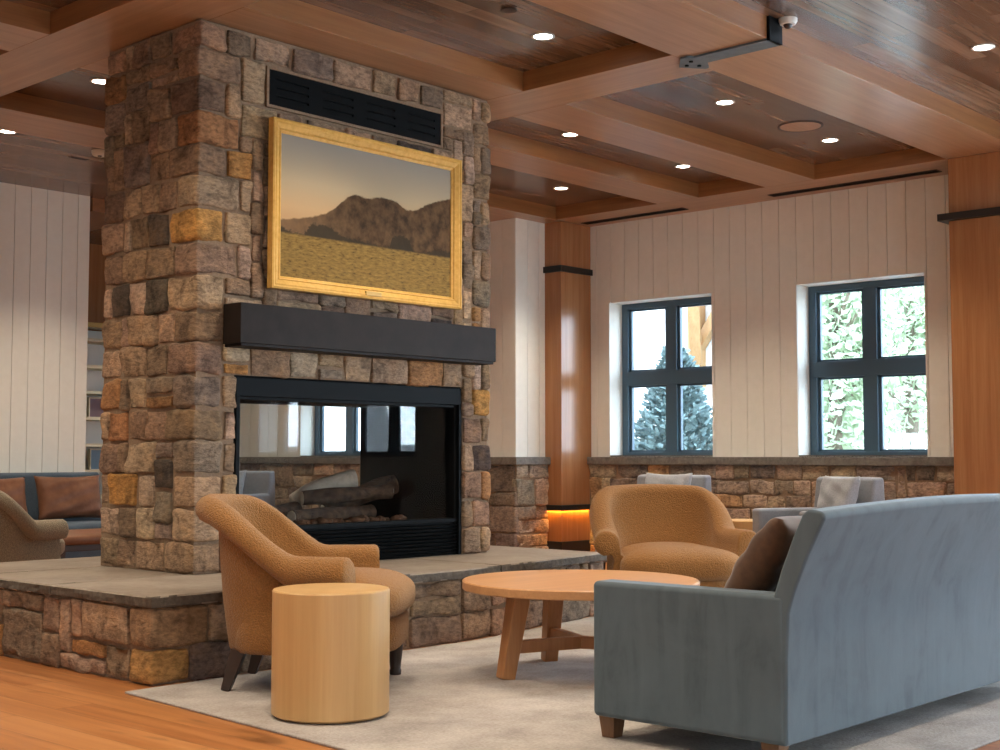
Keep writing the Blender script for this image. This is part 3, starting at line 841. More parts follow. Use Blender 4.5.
# steel strap round the long beam
ss = thing('beam_strap', 'dark steel strap wrapped under the wide ceiling beam beside the security camera', 'bracket', (7.47, 4.43, 3.806))
s_ = MB(); s_.prism([(x - 7.47, y - 4.43) for x, y in ((7.39, 4.425), (7.545, 4.425), (7.545, 5.0), (7.655, 5.055), (7.66, 5.085), (7.51, 5.2), (7.36, 5.085), (7.355, 5.03), (7.39, 5.0))], 0, .014)
s_.build('strap_plate', M['steel'], ss)
s_ = MB(); s_.box((-.08, -.012, 0), (.075, .01, .158)); s_.build('strap_upright', M['black'], ss)
for bx_, by_ in ((-.03, .625), (.09, .64), (.03, .70)):
    s_ = MB(); s_.lathe([(.014, -.008), (.014, 0)], 12, (bx_, by_, 0)); s_.build('bolt', M['black'], ss)

# ------------------------------------------------------------------ ceiling fittings
def downlight_proto():
    t = thing('recessed_downlight', 'x', 'light')
    r_ = MB(); r_.lathe([(.062, 0), (.078, 0), (.080, -.006), (.066, -.008), (.060, -.003)], 32); r_.build('trim_ring', M['whiteplastic'], t, smooth=True)
    l_ = MB(); l_.lathe([(.0, -.004), (.061, -.004), (.061, -.001), (0, -.001)], 32); l_.build('lens', M['lens'], t)
    return t
DL = [(6.738, 5.763, 'round downlight in the panelled bay before the chimney, beside a small round cover plate'),
      (8.99, 5.79, 'round downlight beside the steel strap, in the bay with the ceiling speaker'),
      (10.712, 5.806, 'round downlight close beyond the flush ceiling speaker'),
      (8.986, 7.375, 'round downlight at the chimney end of the narrow middle bay'),
      (10.72, 7.387, 'round downlight at the window end of the narrow middle bay'),
      (10.745, 8.945, 'round downlight in the bay before the timber corner column'),
      (8.963, 3.686, 'round downlight in the open plank ceiling past the security camera'),
      (5.618, 10.90, 'round downlight over the white panelled wall with the leather pillows below'),
      (5.324, 8.915, 'round downlight half hidden behind the chimney top')]
unseen_spots = [(5.536, 5.763), (9.0, 8.945), (7.0, 3.69), (5.2, 3.69), (3.2, 3.69), (3.3, 6.4), (3.0, 9.0), (9.5, 11.6), (9.5, 13.9), (6.6, 1.6), (3.6, 1.4), (9.6, 1.6), (3.2, 11.2), (0, 4), (.5, 8), (-1.5, .5), (1.6, 3.4), (1.8, 6.6), (2.0, 5.0), (11.0, 3.6), (4.4, 11.7), (7.0, 11.7), (2.2, 8.0)]  # unseen spots without fixtures, some added to brighten near side and left wall
proto = None
def spot(x, y, z, e_, size=96, blend=.75, c=(1, .855, .66)):
    l = bpy.data.lights.new('ceiling_spot', 'SPOT'); l.energy = e_; l.color = c; l.spot_size = R(size); l.spot_blend = blend; l.shadow_soft_size = .06
    o = bpy.data.objects.new('ceiling_spot', l); col.objects.link(o); o.location = (x, y, z); return o
EDL = 95
for x, y, lb in DL:
    if proto is None:
        proto = downlight_proto(); o = proto; o.location = (x, y, ZC); o['label'] = lb; o['group'] = 'recessed ceiling downlights'
    else: o = dup(proto, (x, y, ZC), 0, lb)
    spot(x, y, ZC - .02, EDL * (1.7 if x > 10 else 1.2))
for x, y in unseen_spots: spot(x, y, ZC - .02, EDL * (1.45 if x < 5 or y > 11 else 1.1), 128 if x < 5 else 100)

sp = thing('ceiling_speaker', 'large flush round speaker cover in the plank ceiling between two downlights', 'speaker', (10.09, 5.745, ZC))
s_ = MB(); s_.lathe([(.17, .0), (.19, 0), (.19, -.006), (.178, -.008), (.17, -.004)], 40); s_.build('trim_ring', M['legwood'], sp, smooth=True)
s_ = MB(); s_.lathe([(0, 0), (.172, 0), (.172, -.005), (0, -.005)], 40); s_.build('speaker_cover', M['soffit'], sp)
cp = thing('sprinkler_cover', 'small round wooden cover plate in the plank bay in front of the chimney', 'cover plate', (6.18, 5.567, ZC))
s_ = MB(); s_.lathe([(.046, 0), (.052, 0), (.052, -.012), (.046, -.012)], 28); s_.build('rim', M['legwood'], cp)
s_ = MB(); s_.lathe([(0, 0), (.047, 0), (.047, -.010), (0, -.010)], 28); s_.build('plate', M['soffit'], cp)
cm = thing('security_camera', 'white dome security camera on the ceiling next to the steel strap', 'camera', (7.535, 4.37, ZC))
s_ = MB(); s_.lathe([(0, 0), (.060, 0), (.060, -.018), (.050, -.036), (.03, -.038), (0, -.038)], 32); s_.build('housing', M['whiteplastic'], cm, smooth=True, angle=40)
s_ = MB(); s_.superell((0, 0, -.037), (.030, .030, .028), 2, 2, 24, 12); s_.build('dome_eye', M['darkplastic'], cm, smooth=True)
sd = thing('smoke_detector', 'white smoke detector on the plank ceiling beside the chimney edge', 'detector', (6.565, 10.99, ZC))
s_ = MB(); s_.lathe([(0, 0), (.075, 0), (.075, -.02), (.06, -.045), (0, -.045)], 28); s_.build('body', M['whiteplastic'], sd, smooth=True, angle=40)
s_ = MB(); s_.lathe([(0, -.044), (.02, -.044), (.018, -.052), (0, -.052)], 16); s_.build('sensor_button', M['darkplastic'], sd)
def slot(lo, hi, z, label):
    c = [(a + b) / 2 for a, b in zip(lo, hi)]; t = thing('air_slot', label, 'vent', (c[0], c[1], z), 0, 'linear air slots in the ceiling')
    hx, hy = (hi[0] - lo[0]) / 2, (hi[1] - lo[1]) / 2
    s_ = MB(); w = .008
    for a, b in (((-hx, -hy), (hx, -hy + w)), ((-hx, hy - w), (hx, hy)), ((-hx, -hy), (-hx + w, hy)), ((hx - w, -hy), (hx, hy))): s_.box((*a, -.006), (*b, .0))
    s_.build('slot_rim', M['legwood'], t)
    s_ = MB(); s_.box((-hx + w, -hy + w, -.002), (hx - w, hy - w, 0)); s_.build('slot_vane', M['soot'], t)
slot((11.88, 8.2), (12.0, 9.6), ZS, 'long dark air slot in the beam above the window with the spruce')
slot((11.88, 5.35), (12.0, 7.15), ZS, 'long dark air slot in the beam above the brightest window')
slot((6.50, 11.38), (6.68, 11.43), ZC, 'short dark air slot over the white panelled wall near the smoke detector')

# ------------------------------------------------------------------ furniture
def smooth01(t): t = min(1, max(0, t)); return t * t * (3 - 2 * t)
def make_tub_chair(label, mat, group):
    t = thing('boucle_armchair', label, 'armchair', (0, 0, 0), 0, group)
    a, yf, yc, b = .362, .27, -.02, .345
    half = []
    for k in range(10): half.append((a + .060 * (1 - k / 9), yf + (yc - yf) * k / 9))
    for k in range(1, 15):
        th = PI / 2 * k / 14; n_ = 2.5
        half.append((a * math.cos(th) ** (2 / n_), yc - b * math.sin(th) ** (2 / n_)))
    path = half + [(-x, y) for x, y in half[-2::-1]]
    N = len(path); rings = []
    cum = [0.]
    for p_, q_ in zip(path, path[1:]): cum.append(cum[-1] + math.hypot(q_[0] - p_[0], q_[1] - p_[1]))
    for i, (x, y) in enumerate(path):
        x0_, y0_ = path[max(i - 1, 0)]; x1_, y1_ = path[min(i + 1, N - 1)]
        tx, ty = x1_ - x0_, y1_ - y0_; l = math.hypot(tx, ty); nx, ny = -ty / l, tx / l     # candidate normal
        if nx * x + ny * (y - .1) < 0: nx, ny = -nx, -ny
        qq = min(cum[i], cum[-1] - cum[i]) / (cum[-1] / 2)
        s = .94 * smooth01((qq - .27) / .46) + .06 * smooth01((qq - .5) / .5)
        top = .665 + .285 * s; fl = .03 + .075 * s ** 1.5; r = .080 - .014 * s
        inn = -.115 - .02 * s
        sec = [(-.01, .185), (0, .20), (fl * .3, .2 + .3 * (top - .2)), (fl - .045, top - 2 * r - .03), (fl - .03, top - 2 * r + .012)]
        for an in (-70, -45, -20, 5, 30, 55, 80, 105, 130, 155, 180):
            sec.append((fl + r * math.cos(R(an)) , top - r + r * math.sin(R(an))))
        sec += [(fl - r - .008, top - r - .07 - .05 * s), (inn * .75 + fl * .2, .5 + .1 * s), (inn, .42), (inn, .30), (-.03, .185)]
        rings.append([Vector((x + nx * o_, y + ny * o_, z)) for o_, z in sec])
    m = len(rings[0])
    def cap_ring(rg, d, k):
        c = sum(rg, Vector()) / m; return [c + (p - c) * k + d for p in rg]
    f = Vector((0, 1, 0))
    rings = [cap_ring(rings[0], f * .022, .90)] + [cap_ring(rings[0], f * .014, .97)] + rings + [cap_ring(rings[-1], f * .014, .97)] + [cap_ring(rings[-1], f * .022, .90)]
    mb = MB(); vs_ = [p for rg in rings for p in rg]; fs_ = []
    for i in range(len(rings) - 1):
        for k in range(m): fs_.append((i * m + k, i * m + (k + 1) % m, (i + 1) * m + (k + 1) % m, (i + 1) * m + k))
    fs_.append(tuple(range(m))); fs_.append(tuple(range((len(rings) - 1) * m, len(rings) * m))[::-1])
    mb.add(vs_, fs_); mb.build('barrel_back_and_arms', mat, t, smooth=True, angle=62)
    mb = MB()
    def fb_(p): return Vector((p.x * (1 - .10 * smooth01((p.y + .05) / .4)), p.y, p.z))
    mb.superell((0, .085, .275), (.37, .40, .10), 7, 4.5, 56, 16, fb_); mb.build('seat_base', mat, t, smooth=True)
    mb = MB()
    def fc_(p):
        return Vector((p.x * (1 + .20 * smooth01((p.y - .10) / .16)), p.y, p.z + .025 * (1 - (p.x / .36) ** 2) * (1 if p.z > 0 else 0) - .03 * smooth01((p.y - .25) / .3) * (1 if p.z > 0 else .3)))
    mb.superell((0, .105, .435), (.335, .415, .115), 2.9, 3.8, 64, 24, fc_); mb.build('seat_cushion', mat, t, smooth=True)
    for sx in (1, -1):
        mb = MB(); mb.bar((sx * .258, -.335, 0), (sx * .245, -.275, .195), .042, .042, .07, .07, up=(1, 0, 0)); mb.build('leg', M['legwood'], t, bevel=.004)
        mb = MB(); mb.tube([(sx * .27, .40, .19), (sx * .27, .40, .10), (sx * .27, .402, .03), (sx * .27, .402, .022), (sx * .27, .402, 0)], [.044, .036, .026, .031, .029], 16); mb.build('leg', M['legwood'], t, smooth=True, angle=40)
    return t
def az(d): return R(d - 90)
RZ = .012
ch = make_tub_chair('caramel boucle armchair turned sideways before the fireplace, next to the round maple side table', M['caramel'], 'rolled arm boucle armchairs')
ch.location = (4.43, 5.37, RZ + .0005); ch.rotation_euler = (0, 0, az(-51)); ch.scale = (1.03, 1.03, 1.0)
CH2 = dup(ch, (7.395, 5.245, RZ + .0005), az(230), 'caramel boucle armchair facing us beyond the round coffee table')
CH2.scale = (1.04, 1.0, 1.0)
ol_ = make_tub_chair('olive grey tweed armchair seen from behind past the hearth', M['olive'], None); ol_.name = 'tweed_armchair'
ol_.location = (5.13, 10.06, 0); ol_.rotation_euler = (0, 0, az(20))

def drum(loc, label):
    t = thing('drum_side_table', label, 'side table', loc, 0, 'round wooden drum side tables')
    r = .26; h = .555
    b_ = MB(); b_.lathe([(0, .006), (r - .012, .006), (r, .016), (r, h - .035)], 72); b_.build('drum', M['maple'], t, smooth=True, angle=40)
    b_ = MB(); b_.lathe([(r, h - .035), (r, h - .008), (r - .004, h - .002), (r - .012, h), (0, h)], 72); b_.build('table_top', M['maple'], t, smooth=True, angle=30)
    b_ = MB(); b_.lathe([(0, 0), (r - .03, 0), (r - .03, .008), (0, .008)], 40); b_.build('foot_ring', M['legwood'], t)
    return t
dt = drum((3.958, 4.632, RZ), 'solid round maple drum side table at the rug edge before the sideways armchair')
dup(dt, (11.02, 6.93, 0), 1.1, 'wooden drum side table between two grey armchairs below the windows')

# coffee table
ct = thing('coffee_table', 'round oak coffee table with splayed legs in the middle of the rug', 'coffee table', (5.605, 4.54, RZ))
R_ = .628; zt = .490
b_ = MB(); b_.lathe([(0, zt - .048), (R_ - .006, zt - .048), (R_, zt - .042), (R_, zt - .006), (R_ - .006, zt), (0, zt)], 96); b_.build('table_top', M['tableoak'], ct, smooth=True, angle=35)
for a_ in (160, 62, -70):
    c_, s_ = math.cos(R(a_)), math.sin(R(a_))
    b_ = MB(); b_.bar((.45 * c_, .45 * s_, 0), (.37 * c_, .37 * s_, zt - .06), .075, .075, .095, .095, up=(-s_, c_, 0)); b_.build('leg', M['tableleg'], ct, bevel=.005)
    b_ = MB(); b_.bar((.49 * c_, .49 * s_, zt - .056), (.2 * c_, .2 * s_, zt - .056), .10, .02); b_.build('cleat', M['tableleg'], ct)
    b_ = MB(); b_.bar((.41 * c_, .41 * s_, .16), (.0, .0, .16), .045, .065); b_.build('stretcher', M['tableleg'], ct, bevel=.004)

# rug
rg = MB(); nx_, ny_ = 2, 2
rg.prism([(3.40, 2.245), (8.4, 2.245), (8.4, 6.10), (7.9, 6.10), (6.15, 5.83), (3.665, 5.82)], 0, RZ); tag(rg.build('area_rug', M['rug'], bevel=.005), 'large beige woven rug under the seating group', 'rug')

# sofa (axis-aligned)
so = thing('velvet_sofa', 'blue grey velvet sofa seen from behind with a brown pillow, on the rug', 'sofa', (5.6, 3.0, RZ))
def S(x, y, z): return (x - 5.6, y - 3.0, z - RZ)
def sprofile(mb, poly, x0_, x1_, rise=None, nx=1):
    n = len(poly); V = []; F = []
    for i in range(nx + 1):
        x = x0_ + (x1_ - x0_) * i / nx
        for y, z in poly:
            dz = rise(x) * max(0, (z - .5) / .45) if rise else 0
            V.append(S(x, y, z + dz))
    for i in range(nx):
        for k in range(n): F.append((i * n + k, i * n + (k + 1) % n, (i + 1) * n + (k + 1) % n, (i + 1) * n + k))
    F.append(tuple(range(n))); F.append(tuple(range(nx * n, (nx + 1) * n))[::-1]); return mb.add(V, F)
SX0, SX1 = 4.35, 6.86
rise = lambda x: .028 * math.sin(PI * (x - SX0) / (SX1 - SX0))
poly = [(2.569, .10), (2.567, .25), (2.564, .42), (2.555, .58), (2.53, .66), (2.47, .80), (2.40, .935), (2.415, .955), (2.47, .962), (2.495, .945), (2.535, .86), (2.585, .74), (2.62, .64), (2.66, .5), (2.68, .10)]
b_ = MB(); sprofile(b_, poly, SX0 + .004, SX1 - .004, rise, 16); b_.build('backrest', M['sofa'], so, bevel=.014, seg=3)
for xa, xb in ((SX0, SX0 + .13), (SX1 - .13, SX1)):
    b_ = MB(); b_.box(S(xa, 2.573, .10), S(xb, 3.465, .645)); b_.build('arm', M['sofa'], so, bevel=.022, seg=4)
b_ = MB(); b_.box(S(SX0 + .12, 2.62, .10), S(SX1 - .12, 3.42, .32)); b_.build('seat_deck', M['sofa'], so, bevel=.012)
for k in range(2):
    w = (SX1 - SX0 - .26) / 2; xc = SX0 + .13 + w * (k + .5)
    b_ = MB(); b_.superell(S(xc, 3.06, .405), (w / 2 - .003, .405, .09), 5, 9, 60, 16); b_.build('seat_cushion', M['sofa'], so, smooth=True)
    b_ = MB(); b_.superell((0, 0, 0), (w / 2 - .02, .06, .17), 4, 5, 60, 16); o = b_.build('back_cushion', M['sofa'], so, smooth=True, rot=(R(21), 0, 0), loc=S(xc, 2.655, .66))
for xa in (SX0 + .075, SX1 - .075):
    for ya in (2.66, 3.42):
        b_ = MB(); b_.bar(S(xa, ya, RZ), S(xa, ya, .104), .058, .058, .078, .078); b_.build('leg', M['sofaleg'], so)
def pillow(name, label, mat, loc, w, h, d, rot, group=None):
    b_ = MB()
    def pf(p):
        u = abs(p.x) / (w / 2); v = abs(p.z) / (h / 2); k = (1 - .10 * (1 - v) * u * u); k2 = (1 - .10 * (1 - u) * v * v)
        return Vector((p.x * k, p.y * (1 - .55 * max(u, v) ** 3), p.z * k2 + .01 * math.sin(7 * p.x)))
    V = []; F = []; n = 24
    for side in (1, -1):
        for i in range(n + 1):
            for j in range(n + 1):
                u = -1 + 2 * i / n; v = -1 + 2 * j / n
                e_ = ((1 - u ** 4) * (1 - v ** 4)) ** .45
                wr = .012 * math.sin(6 * u + 3 * v) * e_ + .008 * math.sin(11 * v - 5 * u) * e_
                V.append((u * w / 2 * (1 - .09 * (1 - v * v) ** 1 * abs(u) ** 3), side * (d / 2 * e_ + wr * .6), v * h / 2 * (1 - .09 * (1 - u * u) * abs(v) ** 3)))
    for s in (0, 1):
        o_ = s * (n + 1) ** 2
        for i in range(n):
            for j in range(n):
                q_ = (o_ + i * (n + 1) + j, o_ + (i + 1) * (n + 1) + j, o_ + (i + 1) * (n + 1) + j + 1, o_ + i * (n + 1) + j + 1)
                F.append(q_ if s else q_[::-1])
    b_.add(V, F); o = b_.build(name, mat, None, smooth=True, merge=1e-4, rot=rot, loc=loc)
    return tag(o, label, 'pillow', group)
pillow('throw_pillow', 'dark brown velvet pillow leaning on the velvet sofa back', M['brown'], (4.73, 2.82, .73), .46, .46, .17, (R(36), 0, R(2)))

# grey club chairs by the windows
def make_club(label):
    t = thing('club_armchair', label, 'armchair', (0, 0, 0), 0, 'light grey club armchairs')
    b_ = MB(); b_.box((-.32, -.36, .12), (.32, .38, .33)); b_.build('seat_base', M['grey'], t, bevel=.02)
    for s in (1, -1):
        b_ = MB(); b_.box((s * .42 - (.13 if s > 0 else 0), -.40, .12), (s * .42 + (0 if s > 0 else .13), .40, .69)); b_.build('arm', M['grey'], t, bevel=.03, seg=4)
    b_ = MB(); b_.prism_x([(-.30, .12), (-.255, .60), (-.30, .965), (-.42, .975), (-.44, .6), (-.42, .12)], -.42, .42); b_.build('backrest', M['grey'], t, bevel=.03, seg=4)
    b_ = MB(); b_.superell((0, .05, .41), (.285, .37, .095), 4, 7, 48, 16); b_.build('seat_cushion', M['grey'], t, smooth=True)
    for sx in (1, -1):
        for sy in (-.36, .35):
            b_ = MB(); b_.bar((sx * .36, sy, 0), (sx * .36, sy, .125), .035, .035, .05, .05); b_.build('leg', M['legwood'], t)
    return t
c1 = make_club('light grey armchair below the brightest window, turned toward the fireplace')
c1.location = (10.70, 5.99, 0); c1.rotation_euler = (0, 0, az(155))
dup(c1, (10.85, 7.87, 0), az(180), 'light grey armchair below the spruce window, mostly hidden behind the boucle chair')
dup(c1, (10.25, 13.98, 0), az(200), 'light grey armchair glimpsed through the fireplace glass')
def lean(cx, cy, a_, fwd, side, z, w, h, d, label, tilt=16):
    c_, s_ = math.cos(R(a_)), math.sin(R(a_))
    pillow('grey_pillow', label, M['greypillow'], (cx + c_ * fwd + s_ * -side, cy + s_ * fwd + c_ * side, z), w, h, d, (R(tilt), 0, az(a_)), 'grey pillows on the club chairs')
lean(10.70, 5.99, 155, -.13, .12, .755, .50, .48, .15, 'grey linen pillow on the armchair below the brightest window')
lean(10.85, 7.87, 180, -.08, .10, .765, .56, .48, .15, 'grey linen pillow whose top edge shows above the boucle chair')
lean(10.25, 13.98, 200, -.06, -.08, .755, .52, .48, .15, 'grey pillow seen through the fireplace glass')

# the far seating past the chimney
bs = thing('banquette_sofa', 'slate blue sofa along the white panelled wall', 'sofa', (6.45, 12.5, 0))
b_ = MB(); b_.box((-1.25, -.42, .10), (1.25, .42, .36)); b_.build('seat_base', M['bluesofa'], bs, bevel=.02)
b_ = MB(); b_.prism_x([(.20, .30), (.26, .97), (.30, .99), (.42, .99), (.44, .95), (.44, .10), (.3, .1)], -1.25, 1.25); b_.build('backrest', M['bluesofa'], bs, bevel=.02)
b_ = MB(); b_.superell((-.625, -.08, .42), (.62, .34, .075), 5, 9, 48, 12); b_.build('seat_cushion', M['bluesofa'], bs, smooth=True)
b_ = MB(); b_.superell((.625, -.08, .42), (.62, .34, .075), 5, 9, 48, 12); b_.build('seat_cushion', M['bluesofa'], bs, smooth=True)
for x in (-1.15, 1.15):
    for y in (-.36, .36):
        b_ = MB(); b_.bar((x, y, 0), (x, y, .105), .05); b_.build('leg', M['legwood'], bs)
pillow('leather_pillow', 'wide brown leather pillow on the blue sofa, touching the chimney edge', M['leather'], (7.20, 12.51, .74), .74, .46, .20, (R(-14), 0, 0), 'brown leather pillows on the blue sofa')
pillow('leather_pillow', 'brown leather pillow on the blue sofa above the tweed armchair', M['leather'], (6.42, 12.51, .735), .64, .45, .20, (R(-14), 0, 0), 'brown leather pillows on the blue sofa')
ot = thing('leather_bench', 'brown leather topped bench with dark wooden legs before the blue sofa', 'bench', (6.52, 10.95, 0))
b_ = MB(); b_.superell((0, 0, .435), (.62, .50, .05), 5, 9, 60, 14); b_.build('leather_cushion', M['leather'], ot, smooth=True)
b_ = MB(); b_.box((-.6, -.48, .345), (.6, .48, .40)); b_.build('rail', M['legwood'], ot, bevel=.006)
for x in (-.54, .54):
    for y in (-.42, .42):
        b_ = MB(); b_.bar((x, y, 0), (x, y, .35), .05, .05, .07, .07); b_.build('leg', M['legwood'], ot)
# bookcase sliver beyond the white wall
bk = thing('cream_bookcase', 'cream shelf unit glimpsed between the white panelled wall and the chimney', 'bookcase', (9.4, 15.55, 0))
b_ = MB()
for x in (-.7, .68): b_.box((x, -.2, 0), (x + .04, .25, 2.85))
for z in (.1, .62, .95, 1.28, 1.62, 1.95, 2.28, 2.62, 2.82): b_.box((-.7, -.2, z), (.7, .25, z + .04))
b_.build('shelf_frame', M['cream'], bk)
b_ = MB(); b_.box((-.7, .23, .1), (.7, .25, 2.8)); b_.build('back_panel', M['whiteplastic'], bk)
b_ = MB(); b_.box((-.72, -.22, 2.80), (.72, -.19, 2.86)); b_.build('brass_rail', M['tin'], bk)
def board(x, z, w, h, mat, name, label, cat):
    b_ = MB(); b_.box((x - w / 2, 15.5, z + .006), (x + w / 2, 15.53, z + h)); t = thing(name, label, cat, (0, 0, 0)); b_.build('board', mat, t)
    e_ = MB()
    for lo, hi in (((x - w / 2 - .015, z), (x - w / 2, z + h)), ((x + w / 2, z), (x + w / 2 + .015, z + h)), ((x - w / 2 - .015, z + h), (x + w / 2 + .015, z + h + .015))): e_.box((lo[0], 15.49, lo[1]), (hi[0], 15.535, hi[1]))
    e_.build('rim', M['cream'], t)
board(9.35, 1.66, .34, .24, M['bookplum'], 'shelf_picture', 'small plum coloured picture on the cream shelf above the blue one', 'picture')
board(9.38, .99, .34, .25, M['bluebook'], 'shelf_picture', 'small blue picture low on the cream shelf', 'picture')

# ------------------------------------------------------------------ outdoors
gr = MB(); gr.box((XW + .35, -30, -.3), (60, 60, -.12)); struct(gr.build('ground', M['ground']))
bd = thing('neighbour_building', 'pale board sided building outside beyond the spruce', 'building', (17.5, 11.2, -.12))
b_ = MB()
for k in range(60):
    y = k * .30; b_.box((0, y + .012, 0), (.3, y + .288, 5.2))
b_.box((.02, 0, 0), (.4, 18, 5.2)); b_.build('siding_wall', M['siding'], bd)
b_ = MB(); b_.box((-.06, 2.0, 1.3), (.05, 2.9, 2.6)); b_.build('building_window', M['winframe'], bd)
b_ = MB()
for lo, hi in (((1.88, 1.2), (2.0, 2.72)), ((2.9, 1.2), (3.02, 2.72)), ((1.85, 2.6), (3.05, 2.74))): b_.box((-.08, lo[0], lo[1]), (.02, hi[0], hi[1]))
b_.build('window_trim', M['fencewhite'], bd)
b_ = MB(); b_.box((-1.0, -.7, 4.5), (.6, 18, 4.75)); b_.build('roof_eave', M['timber'], bd)
b_ = MB(); b_.bar((-.12, .55, 2.35), (-.12, .55, 4.5), .2); b_.bar((-.12, .55, 2.6), (-.85, .15, 4.4), .17); b_.bar((-.12, .55, 2.9), (-.12, -.5, 4.4), .15); b_.build('eave_brace', M['timber'], bd)
def spruce(x, y, h, r, label):
    t = thing('blue_spruce', label, 'tree', (x, y, -.12))
    b_ = MB(); b_.tube([(0, 0, 0), (0, 0, h * .95)], [.06, .015], 8); b_.build('trunk', M['bark'], t)
    b_ = MB(); rg_ = random.Random(3)
    for k in range(230):                       # boughs in loose whorls, each a fan of short needle sprays
        f = min(.995, (k + rg_.random()) / 230); z = .12 + (h - .2) * f ** 1.15; rr = r * (1 - f ** 1.15) ** .9 + .06
        a = k * 2.39996 + rg_.uniform(-.3, .3); L = rr * rg_.uniform(.8, 1.12)
        d = Vector((math.cos(a), math.sin(a), 0)); s_ = Vector((-d.y, d.x, 0))
        p0 = Vector((0, 0, z)); p1 = p0 + d * L + Vector((0, 0, -.12 * L + .1))
        for q_ in range(46):
            u = rg_.uniform(.15, 1.03); c = p0.lerp(p1, u) + s_ * rg_.gauss(0, .07 + .10 * (1 - u) * L) + Vector((0, 0, rg_.gauss(0, .04)))
            v = (d * rg_.uniform(.4, 1) + s_ * rg_.uniform(-1, 1) + Vector((0, 0, rg_.uniform(.0, .8)))).normalized() * rg_.uniform(.06, .12)
            w = v.cross(Vector((rg_.gauss(0, 1), rg_.gauss(0, 1), rg_.gauss(0, 1)))).normalized() * .030
            b_.add([c - w, c + w, c + v + w * .5, c + v - w * .5], [(0, 1, 2, 3)])
    b_.build('needles', M['spruce'], t, fix=False)
spruce(15.75, 11.0, 2.75, 1.15, 'small blue spruce outside the window past the boucle armchair')
def tree(x, y, h, r, seed, label):
    rg_ = random.Random(seed); t = thing('deciduous_tree', label, 'tree', (x, y, -.12), 0, 'leafy trees outside the windows')
    b_ = MB(); lean_ = rg_.uniform(-.3, .3); b_.tube([(0, 0, 0), (lean_ * .3, 0, h * .4), (lean_, .1, h * .85)], [.13, .1, .04], 8)
    for k in range(6):
        a = rg_.uniform(0, 6.28); z = h * rg_.uniform(.3, .6); b_.tube([(lean_ * .4, 0, z), (lean_ * .4 + math.cos(a) * r * .7, math.sin(a) * r * .7, z + r * .6)], [.05, .015], 6)
    b_.build('trunk', M['bark'], t)
    b_ = MB()
    for k in range(3600):
        d = Vector((rg_.gauss(0, 1), rg_.gauss(0, 1), rg_.gauss(0, 1))).normalized() * (rg_.random() ** .45)
        c = Vector((lean_ * .6 + d.x * r, d.y * r, h * .56 + d.z * h * .45)); s = rg_.uniform(.06, .12)
        u = Vector((rg_.gauss(0, 1), rg_.gauss(0, 1), rg_.gauss(0, 1))).normalized(); w = u.orthogonal().normalized()
        b_.add([c - u * s, c + w * s * .5, c + u * s, c - w * s * .5], [(0, 1, 2, 3)])
    b_.build('foliage', M['leaves'], t, fix=False)
for k, (x, y, h, r, lb) in enumerate([(17.4, 9.45, 5.4, .95, 'leafy tree outside the brightest window at its upper corner'), (22.5, 12.1, 6.4, 1.3, 'leafy tree in the middle distance outside the brightest window'),
        (29.5, 15.6, 7.5, 1.9, 'tall leafy tree behind the others outside the brightest window'), (20.5, 9.75, 6, 1.15, 'slender leafy tree outside the brightest window near its post'), (26.0, 12.5, 8, 1.7, 'large leafy tree farthest out beyond the white fence')]):
    tree(x, y, h, r, k + 20, lb)
fe = thing('white_fence', 'low white fence outside at the foot of the brightest window', 'fence', (18.6, 6.0, -.12))
b_ = MB()
for k in range(40): b_.box((0, k * .12, .05), (.02, k * .12 + .09, 1.62))
b_.build('pickets', M['fencewhite'], fe)
b_ = MB()
for z in (.3, 1.1): b_.box((.02, 0, z), (.06, 4.8, z + .09))
b_.build('rails', M['fencewhite'], fe)

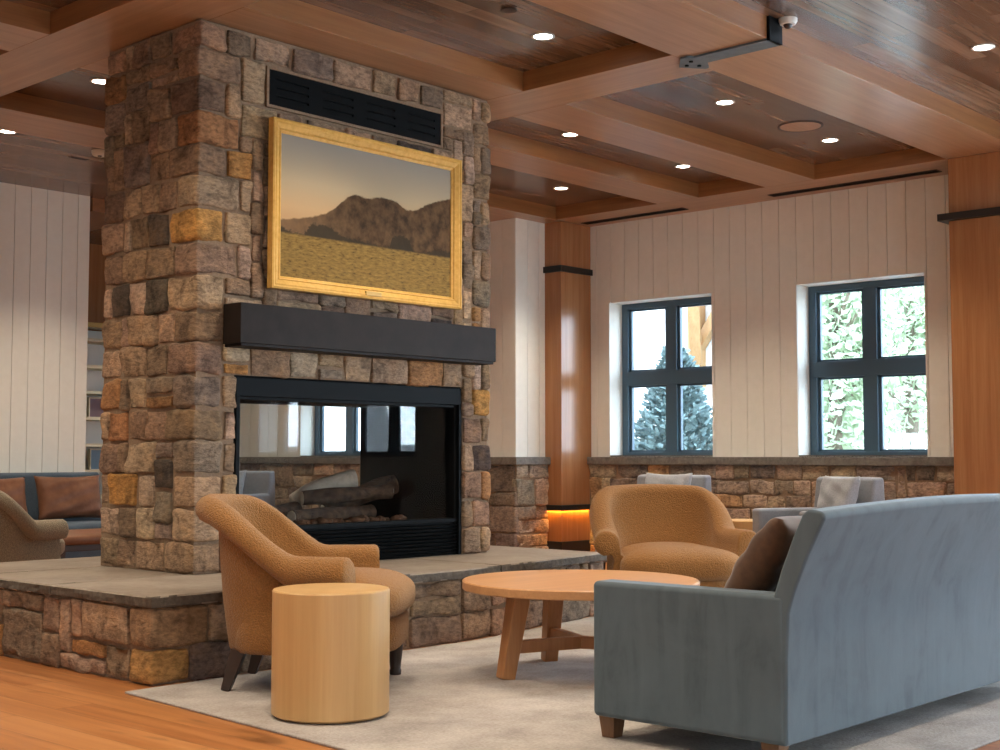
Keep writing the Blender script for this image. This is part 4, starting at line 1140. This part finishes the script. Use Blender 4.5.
# ------------------------------------------------------------------ light
wd = bpy.data.worlds.new('overcast_sky'); sc.world = wd; wd.use_nodes = True
nt = wd.node_tree; bg = nt.nodes['Background']
tc = nn(nt, 'ShaderNodeTexCoord'); se = nn(nt, 'ShaderNodeSeparateXYZ'); nt.links.new(tc.outputs['Generated'], se.inputs[0])
rp = ramp(nt, [(.0, (.70, .82, .92)), (.3, (.70, .86, 1)), (1., (.58, .78, 1))]); nt.links.new(se.outputs[2], rp.inputs['Fac'])
nt.links.new(rp.outputs['Color'], bg.inputs['Color']); bg.inputs['Strength'].default_value = 9
def area(name, loc, rot, sx, sy, e_, c, portal=False):
    l = bpy.data.lights.new(name, 'AREA'); l.shape = 'RECTANGLE'; l.size = sx; l.size_y = sy; l.energy = e_; l.color = c
    o = bpy.data.objects.new(name, l); col.objects.link(o); o.location = loc; o.rotation_euler = rot
    if portal: l.cycles.is_portal = True
    return o
for a, b in RW:      # daylight entering by the big windows of the right wall
    area('window_area_lamp', ((a + b) / 2, Y0 - .3, 1.55), (R(90), 0, 0), b - a, 2.1, 1, (1, 1, 1), True)
for w in (W4, W8_ADDED, W9_ADDED):      # cool area lamps added outside to strengthen the far-wall daylight
    area('window_area_lamp', (XW + .75, (w[0] + w[1]) / 2 , 2.25), (0, R(78), 0), 1.9, 1.5, 480, (.72, .87, 1))
for p, w in ((XW, W1), (XW, W2), (XS, W3)):
    area('window_portal', (p + .36, (w[0] + w[1]) / 2, 2.03), (R(90), 0, R(90)), w[1] - w[0], 1.75, 1, (1, 1, 1), True)

# ------------------------------------------------------------------ camera and view
t_ = math.atan2(82, 1346.); an = R(42.4)
fw = Vector((math.cos(an) * math.cos(t_), math.sin(an) * math.cos(t_), math.sin(t_)))
cam = bpy.data.cameras.new('camera'); cam.sensor_width = 36; cam.lens = 36 * 1.346; cam.clip_start = .05; cam.clip_end = 300
co = bpy.data.objects.new('camera', cam); col.objects.link(co); co.location = (0, 0, 1.15); co.rotation_euler = fw.to_track_quat('-Z', 'Y').to_euler()
sc.camera = co
vs_ = sc.view_settings; sc.display_settings.display_device = 'sRGB'; vs_.view_transform = 'Standard'; vs_.look = 'None'; vs_.gamma = 1; vs_.exposure = .42; vs_.use_curve_mapping = False
sc.cycles.use_denoising = True
sc.cycles.max_bounces = 10; sc.cycles.diffuse_bounces = 5; sc.cycles.transparent_max_bounces = 12; sc.cycles.sample_clamp_indirect = 6
